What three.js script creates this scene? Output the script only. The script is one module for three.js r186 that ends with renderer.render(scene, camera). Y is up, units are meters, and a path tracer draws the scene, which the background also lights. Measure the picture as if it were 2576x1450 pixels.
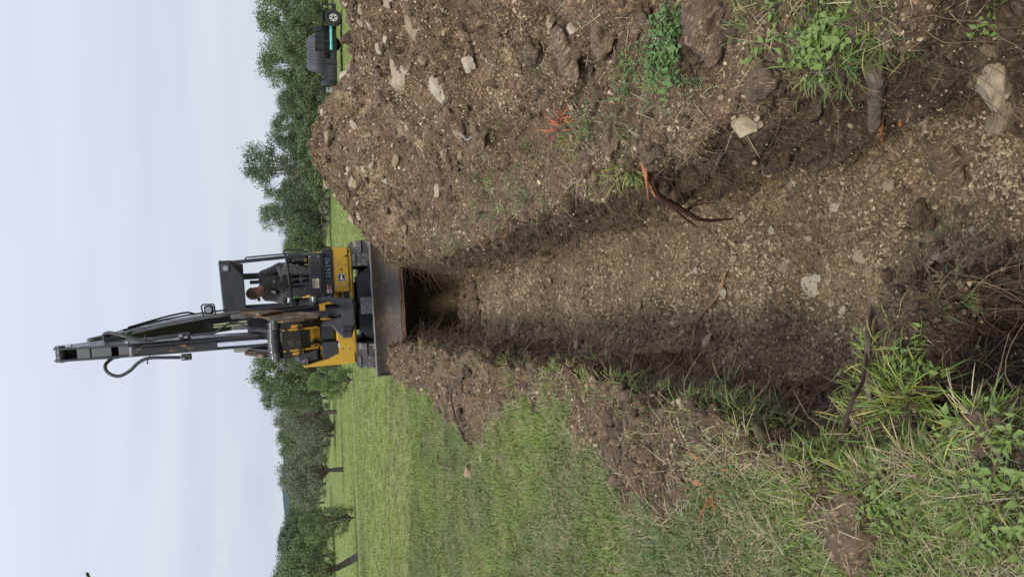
import * as THREE from 'three';
import { mergeGeometries, mergeVertices, toCreasedNormals } from 'three/addons/utils/BufferGeometryUtils.js';
import { RoundedBoxGeometry } from 'three/addons/geometries/RoundedBoxGeometry.js';
import { MarchingCubes } from 'three/addons/objects/MarchingCubes.js';
import { createNoise3D } from 'simplex-noise';

// ---------------------------------------------------------------- camera, sky, sun, exposure
const scene = new THREE.Scene();
const renderer = new THREE.WebGLRenderer({ antialias: true });
renderer.setSize(1024, 576);
renderer.toneMapping = THREE.LinearToneMapping;
renderer.toneMappingExposure = 1.4;
renderer.shadowMap.enabled = true;

const EYE = new THREE.Vector3(0, 1.12, 0), PITCH = 15.42 * Math.PI / 180, ROLL = 0.8 * Math.PI / 180, FOCAL = 1785;
const camera = new THREE.PerspectiveCamera(2 * Math.atan(725 / FOCAL) * 180 / Math.PI, 1024 / 576, 0.05, 6000);
// the phone was held upright and the picture is stored lying on its side: image left is up in the place
const FWD = new THREE.Vector3(0, -Math.sin(PITCH), -Math.cos(PITCH)), DOWN = new THREE.Vector3(0, -Math.cos(PITCH), Math.sin(PITCH));
const IMG_UP = new THREE.Vector3(1, 0, 0).multiplyScalar(Math.cos(ROLL)).addScaledVector(DOWN, Math.sin(ROLL));
const IMG_RIGHT = new THREE.Vector3(-1, 0, 0).multiplyScalar(Math.sin(ROLL)).addScaledVector(DOWN, Math.cos(ROLL));
camera.position.copy(EYE);
camera.up.copy(IMG_UP);
camera.lookAt(EYE.clone().add(FWD));

function rng(seed) { let a = seed >>> 0; return () => { a = (a + 0x6d2b79f5) | 0; let t = Math.imul(a ^ (a >>> 15), 1 | a); t = (t + Math.imul(t ^ (t >>> 7), 61 | t)) ^ t; return ((t ^ (t >>> 14)) >>> 0) / 4294967296; }; }
const n3 = createNoise3D(rng(11)), n3b = createNoise3D(rng(23));
const clamp = (x, a = 0, b = 1) => Math.min(b, Math.max(a, x)), lerp = (a, b, t) => a + (b - a) * t;
const S = (a, b, x) => { const t = clamp((x - a) / (b - a)); return t * t * (3 - 2 * t); };
const fbm = (x, y, z, o = 4) => { let s = 0, a = 0.5, f = 1; for (let i = 0; i < o; i++) { s += a * n3(x * f, y * f, z * f); f *= 2.03; a *= 0.5; } return s; };

{ // bright hazy overcast: a lavender white veil, paler and greyer towards the horizon, with faint long streaks
  const w = 1024, h = 512, d = new Float32Array(w * h * 4);
  for (let j = 0; j < h; j++) for (let i = 0; i < w; i++) {
    const el = ((j + 0.5) / h - 0.5) * Math.PI, az = ((i + 0.5) / w - 0.5) * 2 * Math.PI, s = Math.sin(el), c = Math.cos(el);
    const k = clamp(s / 0.36), up = clamp((s - 0.36) / 0.64);
    const X = c * Math.cos(az), Z = c * Math.sin(az), q = 1 / (Math.max(s, 0) + 0.08);
    let cl = fbm(X * q * 0.35 + 3, Z * q * 0.35, 1.7, 4) * S(0.0, 0.08, s) * 0.055 + fbm(X * 1.1, s * 15 + 0.6 * X, Z * 1.1 + 5, 4) * 0.16 * (1 - 0.8 * k) * S(0, 0.06, s);
    cl = 1 + cl;
    let r = lerp(0.62, 0.725, k), g = lerp(0.67, 0.775, k), b = lerp(0.77, 0.925, k);
    const m = (1 + 0.6 * up) * 0.715; r *= m * cl; g *= m * cl; b *= m * (0.5 + 0.5 * cl);
    if (s < 0) { const t = clamp(-s * 6); r = lerp(r, 0.10, t); g = lerp(g, 0.11, t); b = lerp(b, 0.07, t); }
    d.set([r, g, b, 1], (j * w + i) * 4);
  }
  const t = new THREE.DataTexture(d, w, h, THREE.RGBAFormat, THREE.FloatType);
  t.mapping = THREE.EquirectangularReflectionMapping; t.magFilter = t.minFilter = THREE.LinearFilter; t.needsUpdate = true;
  scene.background = t; scene.environment = t;
}
const sun = new THREE.DirectionalLight(new THREE.Color(1, 0.94, 0.82), 1.5);
sun.position.set(-9, 26, 13); sun.target.position.set(0, 0, -8);
sun.castShadow = true; sun.shadow.radius = 20; sun.shadow.mapSize.set(2048, 2048);
Object.assign(sun.shadow.camera, { left: -30, right: 30, top: 40, bottom: -40, near: 1, far: 120 });
scene.add(sun, sun.target);

// ---------------------------------------------------------------- shared helpers
const names = new Map();
function numbered(n) { const k = names.get(n) ?? 0; names.set(n, k + 1); return k ? `${n}_${String(k).padStart(3, '0')}` : n; }
function finish(m) { m.castShadow = m.receiveShadow = true; return m; }
function thing(name, label, category, group, pos = [0, 0, 0], ry = 0) {
  const o = new THREE.Group(); o.name = numbered(name); o.position.set(...pos); o.rotation.y = ry;
  o.userData = { label, category }; if (group) o.userData.group = group; scene.add(o); return o;
}
function tag(o, label, category, group) { o.userData = { label, category }; if (group) o.userData.group = group; return o; }
function flat(g) { // same attributes everywhere, so that pieces can be merged
  let q = g.index ? g.toNonIndexed() : g;
  for (const k of Object.keys(q.attributes)) if (!['position', 'normal', 'uv', 'color'].includes(k)) q.deleteAttribute(k);
  if (!q.attributes.normal) q.computeVertexNormals();
  if (!q.attributes.uv) q.setAttribute('uv', new THREE.BufferAttribute(new Float32Array(q.attributes.position.count * 2), 2));
  return q;
}
const merge = (gs) => { gs = (Array.isArray(gs) ? gs.flat(9) : [gs]).map(flat); return gs.length === 1 ? gs[0] : mergeGeometries(gs); };
function part(name, geos, mat, parent) { const m = finish(new THREE.Mesh(merge(geos), mat)); m.name = parent === scene ? numbered(name) : name; parent.add(m); return m; }
const V = (x, y, z) => new THREE.Vector3(x, y, z);
const M4 = () => new THREE.Matrix4();
function bx(w, h, d, x, y, z, r = 0.01, rx = 0, ry = 0, rz = 0) {
  const rr = Math.min(r, w / 2.05, h / 2.05, d / 2.05);
  const g = rr > 0.0015 ? new RoundedBoxGeometry(w, h, d, 2, rr) : new THREE.BoxGeometry(w, h, d);
  g.applyMatrix4(M4().makeRotationFromEuler(new THREE.Euler(rx, ry, rz))); g.translate(x, y, z); return g;
}
function rod(a, b, r, r2 = r, seg = 12) { // cylinder between two points
  a = V(...a); b = V(...b); const d = b.clone().sub(a), g = new THREE.CylinderGeometry(r2, r, d.length(), seg);
  g.applyQuaternion(new THREE.Quaternion().setFromUnitVectors(V(0, 1, 0), d.clone().normalize()));
  const m = a.add(b).multiplyScalar(0.5); g.translate(m.x, m.y, m.z); return g;
}
function tube(pts, r, seg = 24, rad = 8) { return new THREE.TubeGeometry(new THREE.CatmullRomCurve3(pts.map((p) => V(...p)), false, 'centripetal'), seg, r, rad); }
function taper(pts, r0, r1, seg = 20, rad = 7, rough = 0, seed = 1) { // tapering, slightly gnarled stick
  const c = new THREE.CatmullRomCurve3(pts.map((p) => V(...p)), false, 'centripetal'), g = new THREE.TubeGeometry(c, seg, 1, rad), P = g.attributes.position, N = g.attributes.normal;
  for (let i = 0; i <= seg; i++) { const o = c.getPointAt(i / seg); for (let j = 0; j <= rad; j++) { const k = i * (rad + 1) + j, a = j % rad;
    const r = lerp(r0, r1, i / seg) * (1 + rough * n3(i * 0.5, a * 0.9, seed * 7.1)); P.setXYZ(k, o.x + N.getX(k) * r, o.y + N.getY(k) * r, o.z + N.getZ(k) * r); } }
  g.computeVertexNormals(); return g;
}
function prism(pts, depth, bevel = 0.006) { // polygon in x, y extruded along z and centred on it
  const s = new THREE.Shape(pts.map((p) => new THREE.Vector2(...p)));
  const g = new THREE.ExtrudeGeometry(s, { depth: Math.max(depth - 2 * bevel, 0.001), bevelEnabled: bevel > 0, bevelThickness: bevel, bevelSize: bevel, bevelOffset: -bevel, bevelSegments: 1, curveSegments: 10 });
  g.translate(0, 0, -Math.max(depth - 2 * bevel, 0.001) / 2); return g;
}
const col = (r, g, b) => new THREE.Color().setRGB(r, g, b);
const mat = (r, g, b, rough = 0.6, metal = 0, extra = {}) => new THREE.MeshStandardMaterial({ color: col(r, g, b), roughness: rough, metalness: metal, ...extra });
function canvasTex(w, h, draw, srgb = true) { const c = document.createElement('canvas'); c.width = w; c.height = h; draw(c.getContext('2d'), w, h); const t = new THREE.CanvasTexture(c); if (srgb) t.colorSpace = THREE.SRGBColorSpace; t.wrapS = t.wrapT = THREE.RepeatWrapping; return t; }
function noiseTex(size, fn, srgb = false) { // tiling grey or colour texture from fn(x, y, wrapped noise)
  const d = new Uint8Array(size * size * 4);
  const N = (x, y, f, s) => { const a = x / size * 2 * Math.PI, b = y / size * 2 * Math.PI, R = f / (2 * Math.PI); return 0.5 * (n3(Math.cos(a) * R + s, Math.sin(a) * R, Math.cos(b) * R + s) + n3(Math.sin(b) * R + s, Math.cos(b) * R - s, Math.sin(a) * R + Math.cos(a) * R * 0.7)); };
  for (let y = 0; y < size; y++) for (let x = 0; x < size; x++) { const v = fn(x, y, N), o = (y * size + x) * 4; const c = Array.isArray(v) ? v : [v, v, v]; d[o] = clamp(c[0]) * 255; d[o + 1] = clamp(c[1]) * 255; d[o + 2] = clamp(c[2]) * 255; d[o + 3] = 255; }
  const t = new THREE.DataTexture(d, size, size); t.wrapS = t.wrapT = THREE.RepeatWrapping; t.magFilter = t.minFilter = THREE.LinearFilter; if (srgb) t.colorSpace = THREE.SRGBColorSpace; t.needsUpdate = true; return t;
}

// ---------------------------------------------------------------- lie of the land
function curve(pts) { return (z) => { if (z <= pts[0][0]) return pts[0][1]; for (let i = 1; i < pts.length; i++) if (z <= pts[i][0]) { const [a, p] = pts[i - 1], [b, q] = pts[i]; return lerp(p, q, S(a, b, z)); } return pts[pts.length - 1][1]; }; }
const edgeL = curve([[-10.4, -0.76], [-6.8, -0.58], [-5, -0.5], [-3.3, -0.42], [-2.4, -0.385], [-1.75, -0.37], [-1.35, -0.38], [-1.2, -0.38], [-1.1, -0.31], [-1.0, -0.28], [-0.9, -0.26], [-0.6, -0.25]]);
const footL = curve([[-10.4, -0.6], [-8, -0.53], [-3.85, -0.4], [-2.2, -0.36], [-1.35, -0.33], [-1.15, -0.29], [-0.9, -0.21], [-0.6, -0.19]]);
const edgeR = curve([[-10.4, 0.41], [-9.4, 0.39], [-5.1, 0.34], [-4, 0.39], [-3.2, 0.40], [-2.3, 0.46], [-1.7, 0.5], [-1.2, 0.55], [-0.6, 0.58]]);
const footR = curve([[-10.4, 0.24], [-8, 0.17], [-5.5, 0.24], [-3.85, 0.33], [-2.4, 0.42], [-1.7, 0.42], [-1.0, 0.42], [-0.6, 0.45]]);
const floorY = curve([[-11.6, -1.3], [-10.3, -1.15], [-9.65, -0.82], [-8.6, -0.74], [-7.7, -0.7], [-3, -0.7], [-1.9, -0.68], [-1.35, -0.62], [-0.6, -0.6]]);
const SPINE = [[2.3, 0.6, 0.62], [2.15, -1.6, 0.7], [2.05, -3.6, 0.86], [2.02, -5.0, 0.84], [2.05, -6.0, 0.74], [2.1, -6.8, 0.6], [2.25, -7.5, 0.42], [2.05, -8.2, 0.6], [1.8, -8.85, 1.17], [1.62, -9.35, 0.98], [1.0, -9.7, 0.46], [0.7, -9.78, 0.24]];
function heap(x, z) {
  let best = -9;
  for (let i = 1; i < SPINE.length; i++) {
    const [ax, az, ah] = SPINE[i - 1], [bx_, bz, bh] = SPINE[i], dx = bx_ - ax, dz = bz - az, t = clamp(((x - ax) * dx + (z - az) * dz) / (dx * dx + dz * dz));
    const d = Math.hypot(x - ax - dx * t, z - az - dz * t);
    best = Math.max(best, lerp(ah, bh, t) - 0.70 * Math.max(0, Math.hypot(d, 0.12) - 0.12));
  }
  return best;
}
const dirtL = curve([[-11, -1.2], [-10.3, -1.25], [-7.1, -1.13], [-5.1, -1.15], [-4.5, -0.95], [-4.1, -0.68], [-3.3, -0.54], [-2.85, -0.66], [-2.4, -0.78], [-2.15, -0.78], [-1.85, -0.52], [-1.6, -0.47], [-1.42, -0.5], [-1.36, -0.64], [-1.28, -0.62], [-1.22, -0.42], [-0.9, -0.34], [-0.5, -0.3]]);
const dip = (x, z) => -0.76 * S(12, 50, Math.hypot(x, z)) * S(4, -4, x + 0.02 * z) + 1.5 * S(90, 230, Math.hypot(x, z)) + 0.012 * Math.max(0, Math.hypot(x, z) - 230);
function macro(x, z) {
  const rough = S(-30, -12, z), w1 = 0.05 * n3(0, z * 1.7, 3) + 0.03 * n3(4, z * 5, 1), w2 = 0.05 * n3(9, z * 1.6, 7) + 0.035 * n3(6, z * 4.5, 2);
  let y = dip(x, z) + 0.02 * n3(x * 0.7, 0, z * 0.7) * rough;
  // low spill of loose soil on the field side of the trench
  const dl = dirtL(z) + 0.09 * n3(x * 2.2, 5, z * 2.2);
  const spill = S(dl - 0.06, dl + 0.12, x) * S(0.3, -0.3, x) * S(-11.4, -10.6, z) * S(-0.4, -0.8, z);
  y += spill * (0.035 + 0.03 * n3(x * 4, 2, z * 4));
  // sods left on the strip between trench and heap, then the heap itself
  y += S(edgeR(z) - 0.05, edgeR(z) + 0.2, x) * S(1.4, 0.6, x) * S(-11, -9, z) * (0.03 + 0.05 * n3(x * 3, 8, z * 2.6));
  let hp = heap(x, z); if (hp > -0.3) { hp += 0.09 * n3(x * 1.3, 1, z * 1.3) + 0.055 * n3(x * 3.1, 4, z * 3.1) + 0.03 * n3(x * 7, 9, z * 7); y = hp > y ? lerp(y, hp, S(0, 0.1, hp - y)) : y; }
  // the ground under the machine leans a little
  y -= 0.045 * S(-9.6, -10.6, z) * S(-14, -12.5, z) * S(0.2, -1.2, x) * S(-3, -1.8, x);
  // sods pushed up against the near corner of the blade
  y += 0.16 * Math.exp(-((x + 0.95) ** 2) / 0.06 - ((z + 9.62) ** 2) / 0.05) + 0.08 * Math.exp(-((x + 0.7) ** 2) / 0.03 - ((z + 9.35) ** 2) / 0.06);
  // trench
  const eL = edgeL(z) + w1, eR = edgeR(z) + w2, fL = footL(z) + w1 * 0.8, fR = footR(z) + w2 * 0.6;
  let t = clamp((x - eL) / Math.max(fL - eL, 0.03)) * clamp((eR - x) / Math.max(eR - fR, 0.03));
  t = Math.pow(t, 0.8) * S(-11.9, -11.7, z) * S(-0.42, -0.6, z);
  let fl = floorY(z) + 0.014 * n3(x * 16, 2, z * 1.1) * S(-1.7, -2.2, z) + 0.03 * n3(x * 2.4, 3, z * 1.9) + 0.1 * S(0.18, 0.0, eR - x) + 0.07 * S(0.15, 0, x - eL);
  y = lerp(y, fl, t);
  // tongue of undermined sod that reaches out over the near end
  const px = x + 0.03 * n3(x * 9, z * 9, 4), pz = z + 0.03 * n3(x * 8, z * 8, 14);
  const tongue = S(0.09, -0.02, px + 0.25 * Math.abs(pz + 1.29)) * S(-1.46, -1.38, pz) * S(-1.2, -1.25, pz) * S(-0.75, -0.6, x);
  y = lerp(y, Math.max(y, -0.07 - 0.12 * S(-0.25, 0.1, x)), tongue);
  return y;
}
function soilAt(x, z) { // 1 where bare soil shows
  const j = 0.10 * n3(x * 3, 1, z * 3) + 0.05 * n3(x * 9, 2, z * 9);
  let s = S(-0.05, 0.05, x - dirtL(z) + j) * S(-11.6, -11, z + j);
  s *= 1 - S(0.1, 0.6, -heap(x, z) - 0.06 + j * 2) * S(0.8, 1.5, x);
  if (z > -1.12) s = S(-0.36, -0.31, x + j * 0.3);
  return s;
}
// where the ray through a place of the photograph (2575 x 1450) meets the land
function ray(v, y) { return FWD.clone().addScaledVector(IMG_RIGHT, (v - 1287.5) / FOCAL).addScaledVector(IMG_UP, (725 - y) / FOCAL); }
function hit(v, y) { const d = ray(v, y); let t = 0.6, lt = t; for (let i = 0; i < 6000; i++) { const p = EYE.clone().addScaledVector(d, t); if (p.y < macro(p.x, p.z)) { let a = lt, b = t; for (let k = 0; k < 24; k++) { const m = (a + b) / 2, q = EYE.clone().addScaledVector(d, m); if (q.y < macro(q.x, q.z)) b = m; else a = m; } return EYE.clone().addScaledVector(d, b); } lt = t; t *= 1.004; } return EYE.clone().addScaledVector(d, 400); }

// ---------------------------------------------------------------- ground
const soilTex = (() => { // crumbs, grit and pores, 1.1 m a tile
  const n = 1024, a = new Float32Array(n * n).fill(0.5), R = rng(5);
  for (let y = 0; y < n; y++) for (let x = 0; x < n; x++) a[y * n + x] = 0.46 + 0.12 * n3(x * 0.05, y * 0.05, 1) * Math.min(1, Math.min(x, n - x, y, n - y) / 40) + 0.22 * (R() - 0.5);
  for (let i = 0; i < 42000; i++) { const cx = R() * n, cy = R() * n, r = 1 + 4.5 * Math.pow(R(), 4), b = R() < 0.42 ? 0.62 + 0.38 * R() : 0.12 + 0.35 * R(), e = 0.7 + 0.6 * R();
    for (let y = -Math.ceil(r); y <= r; y++) for (let x = -Math.ceil(r); x <= r; x++) if (x * x * e + y * y / e < r * r) { const k = ((cy + y + n) % n | 0) * n + ((cx + x + n) % n | 0); a[k] = lerp(a[k], b, 0.75); } }
  const mk = (f) => { const d = new Uint8Array(n * n * 4); for (let i = 0; i < n * n; i++) { const c = f(a[i]); d[i * 4] = clamp(c[0]) * 255; d[i * 4 + 1] = clamp(c[1]) * 255; d[i * 4 + 2] = clamp(c[2]) * 255; d[i * 4 + 3] = 255; } const t = new THREE.DataTexture(d, n, n); t.wrapS = t.wrapT = THREE.RepeatWrapping; t.magFilter = t.minFilter = THREE.LinearFilter; t.needsUpdate = true; return t; };
  return { map: mk((v) => { const k = 0.28 + 0.9 * v; return [k * k, k * k * (0.97 - 0.02 * v), k * k * (0.93 - 0.05 * v)]; }), bump: mk((v) => [v, v, v]) };
})();
const soilMat = new THREE.MeshStandardMaterial({ vertexColors: true, map: soilTex.map, bumpMap: soilTex.bump, bumpScale: 0.0028, roughness: 0.96 });

const PATH_A = hit(884, 925), PATH_B = hit(900, 1330);
const trackAt = (x, z) => { const ax = PATH_B.x - PATH_A.x, az = PATH_B.z - PATH_A.z, t = ((x - PATH_A.x) * ax + (z - PATH_A.z) * az) / (ax * ax + az * az), d = Math.hypot(x - PATH_A.x - ax * t, z - PATH_A.z - az * t); return S(1.25, 0.55, d + 0.2 * n3(x * 1.7, 6, z * 1.7)) * S(-0.6, 0, t) * S(3, 2, t); };
const GR = (() => {
  const zs = [60, 30, 15, 8, 4, 2, 1, 0.5, 0.2, -0.05, -0.25, -0.38]; let z = -0.42;
  while (z > -14) { zs.push(z); z *= 1.0062; } while (z > -90) { zs.push(z); z *= 1.012; } while (z > -2500) { zs.push(z); z *= 1.05; }
  const NI = 540, NO = 16, NC = NI + 2 * NO, NR = zs.length, P = new Float32Array(NR * NC * 3), UV = new Float32Array(NR * NC * 2), C = new Float32Array(NR * NC * 3), soil = new Float32Array(NR * NC);
  const M = 1400, cum = new Float64Array(M + 1), xs = new Float64Array(M + 1), hs = new Float64Array(M + 1), arc = new Float64Array(M + 1);
  for (let r = 0; r < NR; r++) {
    const zz = zs[r], far = Math.max(0, -zz - 12), a = 6.5 + 0.62 * far, b = 7.5 + 0.62 * far, seen = 0.44 * Math.abs(zz) + 0.35, keep = -zz > 13;
    let l = 0; cum[0] = 0;
    for (let i = 0; i <= M; i++) {
      xs[i] = lerp(-a, b, i / M); hs[i] = macro(xs[i], zz);
      if (i) { const dx = xs[i] - xs[i - 1], dy = keep ? 0 : hs[i] - hs[i - 1], q = Math.hypot(dx, dy * 1.15), w = Math.abs(xs[i]) < seen ? 1 : Math.abs(xs[i]) < seen + 1 ? 0.25 : 0.07; l += Math.hypot(dx, dy); cum[i] = cum[i - 1] + q * w; arc[i] = l; } else arc[0] = 0;
    }
    let k = 0; const mid = arc[Math.round(M * a / (a + b))];
    for (let c = 0; c < NC; c++) {
      let x, u;
      if (c < NO) { x = -a - (Math.pow(1.5, NO - c) - 1) * (0.25 + 0.012 * far); u = x; }
      else if (c >= NO + NI) { x = b + (Math.pow(1.5, c - NO - NI + 1) - 1) * (0.25 + 0.012 * far); u = x; }
      else { const t = (c - NO) / (NI - 1) * cum[M]; while (k < M - 1 && cum[k + 1] < t) k++; const f = clamp((t - cum[k]) / Math.max(cum[k + 1] - cum[k], 1e-9)); x = lerp(xs[k], xs[k + 1], f); u = lerp(arc[k], arc[k + 1], f) - mid; }
      const o = (r * NC + c) * 3; P[o] = x; P[o + 1] = macro(x, zz); P[o + 2] = zz; UV[(r * NC + c) * 2] = u / 1.1; UV[(r * NC + c) * 2 + 1] = zz / 1.1;
    }
  }
  const g = new THREE.BufferGeometry(), idx = new Uint32Array((NR - 1) * (NC - 1) * 6); let q = 0;
  for (let r = 0; r < NR - 1; r++) for (let c = 0; c < NC - 1; c++) { const a = r * NC + c, b = a + 1, d = a + NC, e = d + 1; idx[q++] = a; idx[q++] = b; idx[q++] = d; idx[q++] = b; idx[q++] = e; idx[q++] = d; }
  g.setAttribute('position', new THREE.BufferAttribute(P, 3)); g.setIndex(new THREE.BufferAttribute(idx, 1)); g.computeVertexNormals();
  const N = g.attributes.normal.array, B = P.slice();
  for (let i = 0; i < NR * NC; i++) {
    const x = B[i * 3], y = B[i * 3 + 1], zz = B[i * 3 + 2], d = Math.hypot(x, zz), s = Math.max(soilAt(x, zz), d < 14 ? S(-0.08, -0.2, y) : 0); soil[i] = s;
    if (d < 16) {
      const wall = 1 - N[i * 3 + 1], hp = S(0.15, 0.4, y), k = s * S(16, 12, d);
      let q = 0.022 * n3(x * 4.5, y * 4.5, zz * 4.5) + 0.012 * n3(x * 11, y * 11, zz * 11) + 0.0085 * n3(x * 26, y * 26, zz * 26) * S(7, 2.5, d) + 0.0035 * n3(x * 60, y * 60, zz * 60) * S(3, 1.5, d);
      q += hp * (0.036 * Math.abs(n3b(x * 6, y * 6, zz * 6)) + 0.02 * Math.abs(n3b(x * 15, y * 15, zz * 15)));
      const floor = S(-0.5, -0.62, y); q *= 1 - 0.45 * floor * (1 - wall);
      q += wall * 0.03 * n3b(x * 3, y * 13, zz * 3); // courses in the cut wall
      const far = lerp(0.25, 1, k); q *= far;
      const smooth = S(-7.2, -8, zz) * wall * S(0.05, -0.1, y); q *= 1 - 0.75 * smooth; // bucket-smoothed end
      P[i * 3] += N[i * 3] * q; P[i * 3 + 1] += N[i * 3 + 1] * q; P[i * 3 + 2] += N[i * 3 + 2] * q;
    }
    // colours of the matter itself
    const a = n3(x * 0.8, y, zz * 0.8), b = n3(x * 3.3, y * 3.3, zz * 3.3 + 4), c = n3(x * 13, y * 13, zz * 13);
    const sub = S(-0.46, -0.6, y + 0.06 * b + 0.04 * a) * S(14, 13, d);           // tan subsoil below the dark topsoil
    const spoil = S(0.06, 0.4, y + 0.1 * b) * S(0.3, 0.8, x);                                     // heap: mixed soil and marl
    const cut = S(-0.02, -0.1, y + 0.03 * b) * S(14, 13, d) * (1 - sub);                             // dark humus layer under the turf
    let R_ = 0.132, G_ = 0.088, B_ = 0.053;
    const mixc = (r, g2, b2, t) => { R_ = lerp(R_, r, t); G_ = lerp(G_, g2, t); B_ = lerp(B_, b2, t); };
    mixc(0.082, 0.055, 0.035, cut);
    mixc(0.165, 0.115, 0.07, spoil * (0.4 + 0.6 * S(-0.3, 0.5, a)));
    mixc(0.27, 0.205, 0.125, spoil * 0.8 * S(0.25, 0.6, b * 0.6 + a * 0.5));
    mixc(0.198, 0.149, 0.093, sub * (0.75 + 0.25 * b));
    const v = 1 + 0.24 * c + 0.14 * b; R_ *= v; G_ *= v; B_ *= v * 0.96;
    // sward seen from above: living and dry blades over earth
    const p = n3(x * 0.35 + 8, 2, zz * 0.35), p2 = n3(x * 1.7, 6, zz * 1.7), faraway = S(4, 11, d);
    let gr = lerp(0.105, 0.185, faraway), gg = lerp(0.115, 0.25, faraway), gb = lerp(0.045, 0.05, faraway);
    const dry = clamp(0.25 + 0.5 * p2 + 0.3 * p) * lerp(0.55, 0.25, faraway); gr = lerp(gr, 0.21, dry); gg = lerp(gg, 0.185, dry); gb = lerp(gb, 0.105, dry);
    const track = 0.85 * trackAt(x, zz);
    gr = lerp(gr, 0.265, track); gg = lerp(gg, 0.225, track); gb = lerp(gb, 0.13, track);
    const scuff = S(0.35, 0.7, n3(x * 1.4, 3, zz * 3.2)) * S(-9.5, -12, zz) * S(-22, -17, zz) * S(-0.5, -1.5, x) * 0.35; gr = lerp(gr, 0.15, scuff); gg = lerp(gg, 0.12, scuff); gb = lerp(gb, 0.075, scuff);
    const gv = 1 + 0.14 * p + 0.12 * p2; gr *= gv; gg *= gv; gb *= gv;
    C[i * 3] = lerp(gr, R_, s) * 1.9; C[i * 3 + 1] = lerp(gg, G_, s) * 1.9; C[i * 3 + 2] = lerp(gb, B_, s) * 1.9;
  }
  g.setAttribute('uv', new THREE.BufferAttribute(UV, 2)); g.setAttribute('color', new THREE.BufferAttribute(C, 3)); g.computeVertexNormals();
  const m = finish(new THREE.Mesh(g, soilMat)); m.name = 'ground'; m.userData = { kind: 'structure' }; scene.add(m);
  return { P, N: g.attributes.normal.array, NR, NC, zs, soil };
})();
// pick points on the ground mesh: want(x, y, z, ny, soil, d) is a density per square metre
function scatter(want, count, seed, rMin = 0, rMax = 1e9) {
  const { P, N, NR, NC, soil } = GR, R = rng(seed), cells = [], cum = []; let t = 0;
  for (let r = 12; r < NR - 1; r++) { const z = P[(r * NC + 300) * 3 + 2]; if (-z < rMin || -z > rMax) continue;
    for (let c = 2; c < NC - 2; c++) { const o = (r * NC + c) * 3, x = P[o], y = P[o + 1], d = Math.hypot(x, y - 1.12, z); if (Math.abs(x) > 0.43 * -z + 0.45) continue;
      const e = o + 3, f = o + NC * 3, ux = P[e] - x, uy = P[e + 1] - y, uz = P[e + 2] - z, vx = P[f] - x, vy = P[f + 1] - y, vz = P[f + 2] - z;
      const ar = Math.hypot(uy * vz - uz * vy, uz * vx - ux * vz, ux * vy - uy * vx), w = want(x, y, z, N[o + 1], soil[r * NC + c], d, N[o], N[o + 2]) * ar;
      if (w > 0) { t += w; cells.push(r * NC + c); cum.push(t); } } }
  const out = []; if (!t) return out;
  for (let i = 0; i < count; i++) { const k = R() * t; let a = 0, b = cum.length - 1; while (a < b) { const m = (a + b) >> 1; if (cum[m] < k) a = m + 1; else b = m; }
    const o = cells[a] * 3, u = R(), v = R(); const L = (q) => P[o + q] + (P[o + 3 + q] - P[o + q]) * u + (P[o + NC * 3 + q] - P[o + q]) * v;
    out.push({ x: L(0), y: L(1), z: L(2), nx: N[o], ny: N[o + 1], nz: N[o + 2] }); }
  return out;
}
const D4 = new THREE.Object3D();
function copies(name, geo, material, pts, place, label) { // uncountable small stuff: one object
  const m = finish(new THREE.InstancedMesh(geo, material, pts.length)); m.name = numbered(name); m.userData = { kind: 'stuff', label };
  const c = new THREE.Color(); pts.forEach((p, i) => { D4.position.set(p.x, p.y, p.z); D4.rotation.set(0, 0, 0); D4.scale.setScalar(1); place(D4, p, c, i); D4.updateMatrix(); m.setMatrixAt(i, D4.matrix); m.setColorAt(i, c); });
  scene.add(m); return m;
}
function lump(seed, detail = 1, rough = 0.35, squash = 0.75, facet = true) { // an uneven stone or clod about 1 across
  let g = new THREE.IcosahedronGeometry(0.5, detail); g.deleteAttribute('uv'); g.deleteAttribute('normal'); g = mergeVertices(g, 1e-4);
  const p = g.attributes.position, sx = 1 + 0.3 * n3(seed, 1, 5), sz = 1 + 0.3 * n3(seed, 7, 2);
  for (let i = 0; i < p.count; i++) { const v = V(p.getX(i), p.getY(i), p.getZ(i)), k = 1 + rough * n3(v.x * 1.7 + seed * 3.7, v.y * 1.7, v.z * 1.7) + rough * 0.4 * Math.abs(n3(v.x * 4 + seed, v.y * 4, v.z * 4 - seed)) + rough * 0.25 * n3(v.x * 9 + seed, v.y * 9, v.z * 9); p.setXYZ(i, v.x * k * sx, v.y * k * squash, v.z * k * sz); }
  if (facet && detail >= 3) { const q = rng(seed * 100 | 0); for (let k = 0; k < 9; k++) { const n = V(q() - 0.5, q() - 0.5, q() - 0.5).normalize(), c = 0.26 + 0.14 * q(); for (let i = 0; i < p.count; i++) { const d = p.getX(i) * n.x + p.getY(i) * n.y + p.getZ(i) * n.z; if (d > c) { const e = (d - c) * 0.93; p.setXYZ(i, p.getX(i) - n.x * e, p.getY(i) - n.y * e, p.getZ(i) - n.z * e); } } } for (let i = 0; i < p.count; i++) { const x = p.getX(i), y = p.getY(i), z = p.getZ(i), e = 1 + 0.07 * n3(x * 7 + seed, y * 7, z * 7) + 0.04 * n3(x * 17, y * 17 + seed, z * 17); p.setXYZ(i, x * e, y * e, z * e); } }
  const uv = new Float32Array(p.count * 2); for (let i = 0; i < p.count; i++) { const k = facet ? 1 : 0.13; uv[i * 2] = k * (p.getX(i) + 0.5 * p.getY(i)) + seed; uv[i * 2 + 1] = k * (p.getZ(i) + 0.5 * p.getY(i)); } g.setAttribute('uv', new THREE.BufferAttribute(uv, 2));
  if (facet && detail < 3) { g = g.toNonIndexed(); g = toCreasedNormals(g, 0.45); } else g.computeVertexNormals(); return g;
}

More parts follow.
